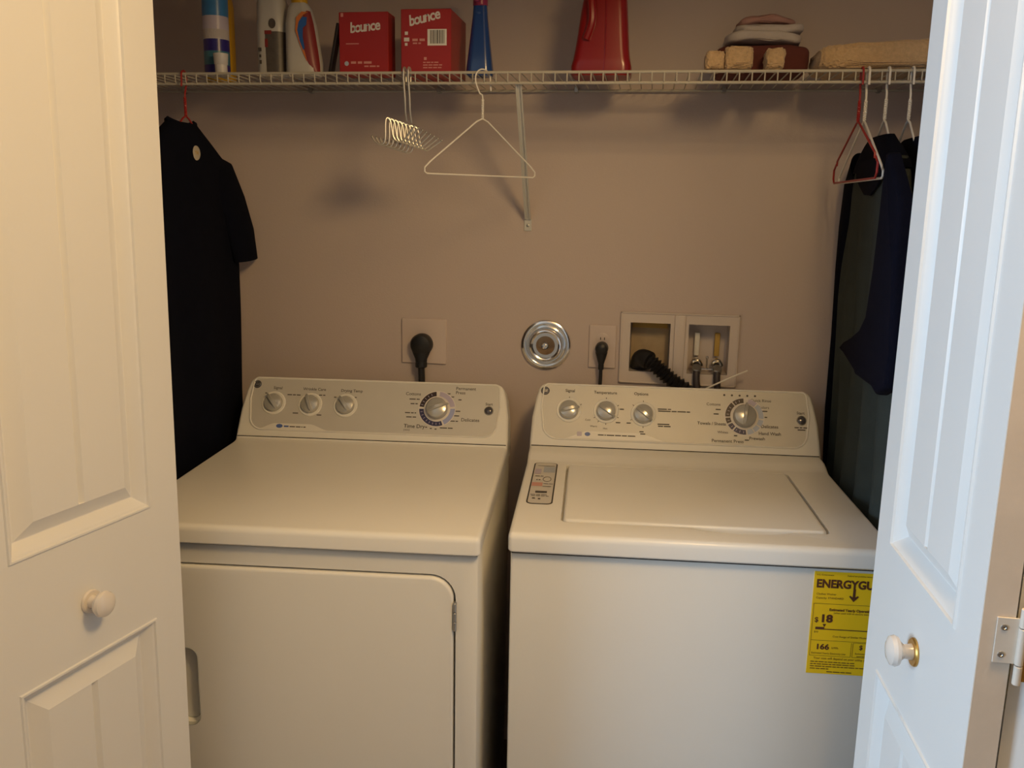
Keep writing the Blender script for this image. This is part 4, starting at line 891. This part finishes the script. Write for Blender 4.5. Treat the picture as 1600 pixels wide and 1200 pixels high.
# midnight-blue shirt behind it
XB = 0.744
sh = empty('shirt', 'midnight-blue shirt hanging between the robe and the right door', 'shirt', (0, 0, 0))
bm = B()
rows = [(1.642, 0.352, 0.505, 0.010, XB), (1.632, 0.335, 0.545, 0.015, XB), (1.60, 0.28, 0.62, 0.017, XB), (1.56, 0.235, 0.675, 0.018, XB), (1.40, 0.215, 0.690, 0.018, XB + 0.002), (1.0, 0.215, 0.690, 0.018, XB + 0.012), (0.80, 0.215, 0.690, 0.018, XB + 0.016)]
garment(bm, rows, 24, 0.003, 4.0); obj('shirt_body', bm, M['navy2'], sh)
bm = B(); sleeve(bm, [((XB, 0.315, 1.590), (0, -0.04, 0.045), 0.015), ((XB, 0.26, 1.52), (0, -0.055, 0.04), 0.018), ((XB, 0.225, 1.42), (0, -0.066, 0.02), 0.018), ((XB, 0.205, 1.30), (0, -0.070, 0.010), 0.018)], seed=8); obj('sleeve', bm, M['navy2'], sh)

# ------------------------------------------------------------------ chrome wire rack on the front rod
rk = empty('wire_rack', 'small chrome wire hook rack hanging from the shelf, left of the white hanger', 'rack', (-0.3120, YS, RT))
bm = B()
for dx in (0, 0.0105):
    pts = [(-0.004 + dx, 0.014, -0.030), (-0.004 + dx, 0.0135, -0.008)] + [(-0.004 + dx, 0.003 + 0.0105 * math.cos(math.radians(q)), -0.003 + 0.008 * math.sin(math.radians(q))) for q in range(20, 181, 20)] + [(-0.004 + dx, -0.0075, -0.02), (-0.001 + dx, -0.008, -0.06), (dx, -0.008, -0.09), (dx + 0.001, 0.000, -0.108 - 0.35 * dx)]
    tube(bm, pts, 0.0022, 8)
obj('hook_rods', bm, M['rack'], rk)
n_w = 8; tips_l = []; tips_r = []; crest = []
bm0 = None
for i in range(n_w):
    s = i / (n_w - 1)
    cx = -0.043 + 0.052 * s; cy = -0.014 + 0.036 * s; cz = -0.102 - 0.016 * s
    L = (cx - 0.030, cy - 0.004, cz - 0.040 + 0.004 * s); R__ = (cx + 0.062, cy + 0.012, cz - 0.016 - 0.012 * s)
    pts = smooth_path([L, (cx - 0.022, cy - 0.004, cz - 0.052), (cx - 0.010, cy - 0.002, cz - 0.056), (cx - 0.0015, cy, cz - 0.046), (cx, cy, cz - 0.008), (cx + 0.004, cy + 0.002, cz), (cx + 0.010, cy + 0.004, cz - 0.008), (cx + 0.016, cy + 0.006, cz - 0.040), (cx + 0.028, cy + 0.008, cz - 0.050), (cx + 0.042, cy + 0.010, cz - 0.042), R__], 4)
    bm = B(); tube(bm, pts, 0.0019, 6); obj('rack_wire', bm, M['rack'], rk)
    tips_l.append(L); tips_r.append(R__); crest.append((cx + 0.004, cy + 0.002, cz + 0.001))
    for tp in (L, R__):
        bm = B(); bmesh.ops.create_uvsphere(bm, u_segments=8, v_segments=6, radius=0.0026, matrix=T4(tp)); obj('wire_tip', bm, M['steel'], rk)
bm = B(); tube(bm, crest, 0.0017, 6); obj('crest_rod', bm, M['rack'], rk)

# ------------------------------------------------------------------ things on the back wall
def wall_plate(name, label, x0, z0, x1, z1, holes):
    t = empty(name, label, 'outlet', ((x0 + x1) / 2, YW, (z0 + z1) / 2))
    w, h = (x1 - x0) / 2, (z1 - z0) / 2
    bm = B(); slab(bm, rrect(-w, -h, w, h, 0.003, 3), 0.0002, 0.0055, 0.0025, lambda x, z, y: (x, -y, z)); obj('cover_plate', bm, M['plate'], t)
    for (cx, cz, r) in holes:
        bm = B(); lathe(bm, [(r, 0.005), (r, 0.0068), (r * 0.94, 0.0074), (0.0005, 0.0074)], 32, T4((cx, 0, cz)) @ Matrix.Rotation(math.radians(90), 4, 'X')); obj('socket', bm, M['plate'], t)
        for dx in (-0.3, 0.3):
            bm = B(); box(bm, (cx + dx * r - 0.001, -0.0079, cz - 0.1 * r), (cx + dx * r + 0.001, -0.0073, cz + 0.3 * r)); obj('slot', bm, M['gap'], t, None, 0)
    return t
wall_plate('power_outlet', 'square dryer power outlet plate on the back wall', -0.4085, 1.0815, -0.2875, 1.2003, [(0.0, -0.012, 0.030)])
wall_plate('power_outlet', 'narrow washer power outlet plate beside the chrome disc', 0.0862, 1.0905, 0.1557, 1.2015, [(0, 0.0195, 0.0165), (0, -0.0195, 0.0165)])
def plug(machine, label, x, z, r, neck_r, cord_r, zl, path):
    MI = (T4(machine.location) @ Matrix.Rotation(machine.rotation_euler.z, 4, 'Z')).inverted() @ T4((x, YW - 0.0075, z))
    bm = B()
    prof = [(0.0, 0.55, 0.60), (0.10, 0.85, 0.9), (0.35, 1.0, 1.0), (0.65, 0.92, 1.0)]
    lathe(bm, [(r * 0.98, 0.0002), (r, 0.004), (r, 0.020), (r * 0.86, 0.028), (r * 0.5, 0.032), (0.001, 0.033)], 32, Matrix.Rotation(math.radians(90), 4, 'X'))
    rings = []
    for s, ww in ((0, r * 0.9), (0.25, r * 0.93), (0.55, r * 0.74), (0.8, r * 0.56), (1.0, neck_r)):
        zz = -s * zl; rings.append([(ww * math.cos(j / 20 * 6.283), -0.017 + min(0.013, ww * 0.9) * math.sin(j / 20 * 6.283), zz) for j in range(20)])
    loft(bm, rings)
    lathe(bm, [(neck_r, -zl + 0.001), (neck_r * 1.04, -zl - 0.003), (neck_r * 1.04, -zl - 0.012), (neck_r * 0.9, -zl - 0.014)], 20, T4((0, -0.017, 0)))
    o = bm; bm = B(); tube(bm, smooth_path([(0, -0.017, -zl - 0.010)] + path), cord_r, 10)
    cd = tag(obj('power_cord', bm, M['black'], machine, MI), 'black power cord'); tag(obj('plug', o, M['black'], cd), label)
plug(DRY, 'thick black plug', -0.3505, 1.1345, 0.0290, 0.0150, 0.0088, 0.046, [(0.002, -0.019, -0.10), (0.004, -0.022, -0.2), (0.0, -0.025, -0.5), (0.0, -0.022, -0.9)])
plug(WSH, 'slim black plug', 0.1205, 1.1440, 0.0165, 0.0070, 0.0046, 0.040, [(0.0, -0.017, -0.07), (0.001, -0.02, -0.15), (0.02, -0.03, -0.4)])

t = empty('chrome_wall_disc', 'round stepped chrome disc on the wall between the two machines', 'wall fitting', (-0.0245, YW, 1.1445))
K = Matrix.Rotation(math.radians(90), 4, 'X')
bm = B(); lathe(bm, [(0.0630, 0.0003), (0.0645, 0.003), (0.0635, 0.006), (0.0585, 0.0085), (0.0545, 0.0090), (0.0515, 0.0080), (0.0470, 0.0040), (0.0440, 0.0035)], 64, K); obj('outer_flange', bm, M['chrome'], t)
bm = B(); lathe(bm, [(0.0460, 0.002), (0.0445, 0.012), (0.0400, 0.0185), (0.0370, 0.0195), (0.0340, 0.0180), (0.0325, 0.0140)], 64, K); obj('raised_ring', bm, M['chrome'], t)
bm = B(); lathe(bm, [(0.0328, 0.010), (0.0310, 0.0125), (0.0200, 0.0150), (0.0120, 0.0158), (0.0002, 0.0160)], 64, K); tag(obj('centre_disc', bm, M['warm_chrome'], t), 'chrome centre disc, its brown reflection put into the colour')
bm = B(); lathe(bm, [(0.0100, 0.0155), (0.0100, 0.020), (0.0085, 0.0215), (0.0068, 0.0205), (0.0064, 0.0180), (0.0040, 0.0180), (0.0034, 0.0205), (0.0010, 0.021)], 32, K); obj('centre_boss', bm, M['chrome'], t)

# recessed outlet box
t = empty('washer_outlet_box', 'recessed white plastic washer supply and drain box in the wall', 'outlet box', (0, YW, 0))
xs = [0.1655, 0.1905, 0.2905, 0.3360, 0.4365, 0.4595]; z0, z1, za, zb_ = 1.056, 1.2385, 1.0865, 1.2115
fl = B()
for i in range(5):
    for (p, q) in ((z0, za), (za, zb_), (zb_, z1)):
        if i in (1, 3) and p == za: continue
        quad(fl, (xs[i], -0.006, p), (xs[i + 1], -0.006, p), (xs[i + 1], -0.006, q), (xs[i], -0.006, q))
bmesh.ops.remove_doubles(fl, verts=fl.verts, dist=1e-5)
ret = bmesh.ops.extrude_face_region(fl, geom=list(fl.faces)); bmesh.ops.translate(fl, verts=[v for v in ret['geom'] if isinstance(v, bmesh.types.BMVert)], vec=(0, 0.0055, 0))
obj('box_flange', fl, M['box_pl'], t, None, 0)
bm = B()   # raised middle post and outer rim
box(bm, (0.300, -0.010, 1.060), (0.3275, -0.006, 1.2345), 0.003, 2)
for (a_, b_) in (((0.1655, -0.0085, 1.2345), (0.4595, -0.005, 1.2385)), ((0.1655, -0.0085, 1.056), (0.4595, -0.005, 1.060)), ((0.1655, -0.0085, 1.056), (0.1695, -0.005, 1.2385)), ((0.4555, -0.0085, 1.056), (0.4595, -0.005, 1.2385))): box(bm, a_, b_, 0.0008, 1)
obj('box_rim', bm, M['box_pl'], t)
for (xa, xb) in ((0.1905, 0.2905), (0.3360, 0.4365)):
    bm = B()
    for w_ in (((xa, za), (xb, za)), ((xb, za), (xb, zb_)), ((xb, zb_), (xa, zb_)), ((xa, zb_), (xa, za))):
        (p0, q0), (p1, q1) = w_; quad(bm, (p0, -0.005, q0), (p1, -0.005, q1), (p1, 0.060, q1), (p0, 0.060, q0))
    quad(bm, (xa, 0.060, za), (xb, 0.060, za), (xb, 0.060, zb_), (xa, 0.060, zb_))
    obj('box_recess', bm, M['box_pl'], t, None, 0)
bm = B(); box(bm, (0.1925, 0.053, 1.095), (0.2885, 0.059, 1.2095)); tag(obj('knockout_card', bm, M['box_tan'], t, None, 0), 'tan card at the back of the drain side')
bm = B(); box(bm, (0.1955, 0.050, 1.192), (0.284, 0.0532, 1.2085)); tag(obj('yellow_label', bm, M['box_label'], t, None, 0), 'yellow-brown printed label')
for vx, nm in ((0.3605, 'hot'), (0.4110, 'cold')):
    bm = B()
    lathe(bm, [(0.013, 0), (0.014, 0.004), (0.0135, 0.018), (0.011, 0.020)], 24, T4((vx, 0.035, 1.110)) @ Matrix.Rotation(math.radians(-90), 4, 'X') @ T4((0, 0, -0.014)))
    tube(bm, [(vx + 0.0125 * math.cos(math.radians(q)), 0.004, 1.106 + 0.0135 * math.sin(math.radians(q))) for q in range(0, 181, 15)], 0.0032, 8)
    lathe(bm, [(0.0095, 1.088), (0.0115, 1.090), (0.0115, 1.104), (0.0095, 1.106)], 12, T4((vx, 0.005, 0)))
    obj('valve', bm, M['chrome'], t)
    bm = B(); box(bm, (vx - 0.0065, 0.040, 1.126), (vx + 0.0065, 0.050, 1.186), 0.002, 2); tag(obj('valve_riser', bm, M['cream'] if nm == 'hot' else M['box_label'], t), 'pale upright riser' if nm == 'hot' else 'yellowish upright riser')
bm = B(); box(bm, (0.366, 0.012, 1.094), (0.405, 0.018, 1.099), 0.001, 1); lathe(bm, [(0.0022, 1.097), (0.0022, 1.122), (0.0034, 1.124), (0.0034, 1.130), (0.001, 1.131)], 12, T4((0.386, 0.012, 0))); obj('valve_bridge', bm, M['chrome'], t)
# drain hose
bm = B(); pth = smooth_path([(0.2175, YW + 0.040, 1.094), (0.2190, YW + 0.018, 1.112), (0.227, YW - 0.006, 1.121), (0.246, YW - 0.022, 1.115), (0.272, YW - 0.026, 1.094), (0.302, YW - 0.028, 1.070), (0.338, YW - 0.030, 1.046), (0.378, YW - 0.032, 1.00), (0.395, YW - 0.032, 0.90)], 14)
rr_ = [0.0235 if i < 40 else (0.0175 + 0.0034 * math.sin(i * 1.57)) for i in range(len(pth))]
tube(bm, pth, rr_, 16); tag(obj('drain_hose', bm, M['black'], None), 'black corrugated drain hose curling out of the wall box', 'hose')
for vx, lab in ((0.3605, 'dark supply hose on the left valve of the wall box'), (0.4110, 'dark supply hose on the right valve of the wall box')):
    t = empty('supply_hose', lab, 'hose', (vx, YW, 0), 0, 'washer supply hoses')
    bm = B(); tube(bm, smooth_path([(0, 0.004, 1.1045), (0, -0.010, 1.098), (0.0, -0.020, 1.075), (0.004, -0.024, 1.03), (0.006, -0.03, 0.90)], 6), 0.0088, 12); obj('hose_tube', bm, M['hose'], t)
    bm = B(); lathe(bm, [(0.0100, -0.010), (0.0118, -0.008), (0.0118, 0.008), (0.0100, 0.010)], 12, T4((0, -0.008, 1.098)) @ Matrix.Rotation(math.radians(40), 4, 'X')); obj('hose_coupling', bm, M['steel'], t)
bm = B(); tube(bm, smooth_path([(0.340, YW - 0.060, 1.030), (0.376, YW - 0.052, 1.054), (0.43, YW - 0.046, 1.082), (0.482, YW - 0.040, 1.1065)], 6), 0.0021, 8)
tag(obj('cable_tie', bm, M['white_wire'], None), 'thin white strap slanting up across the supply hoses', 'strap')

bpy.context.view_layer.update()
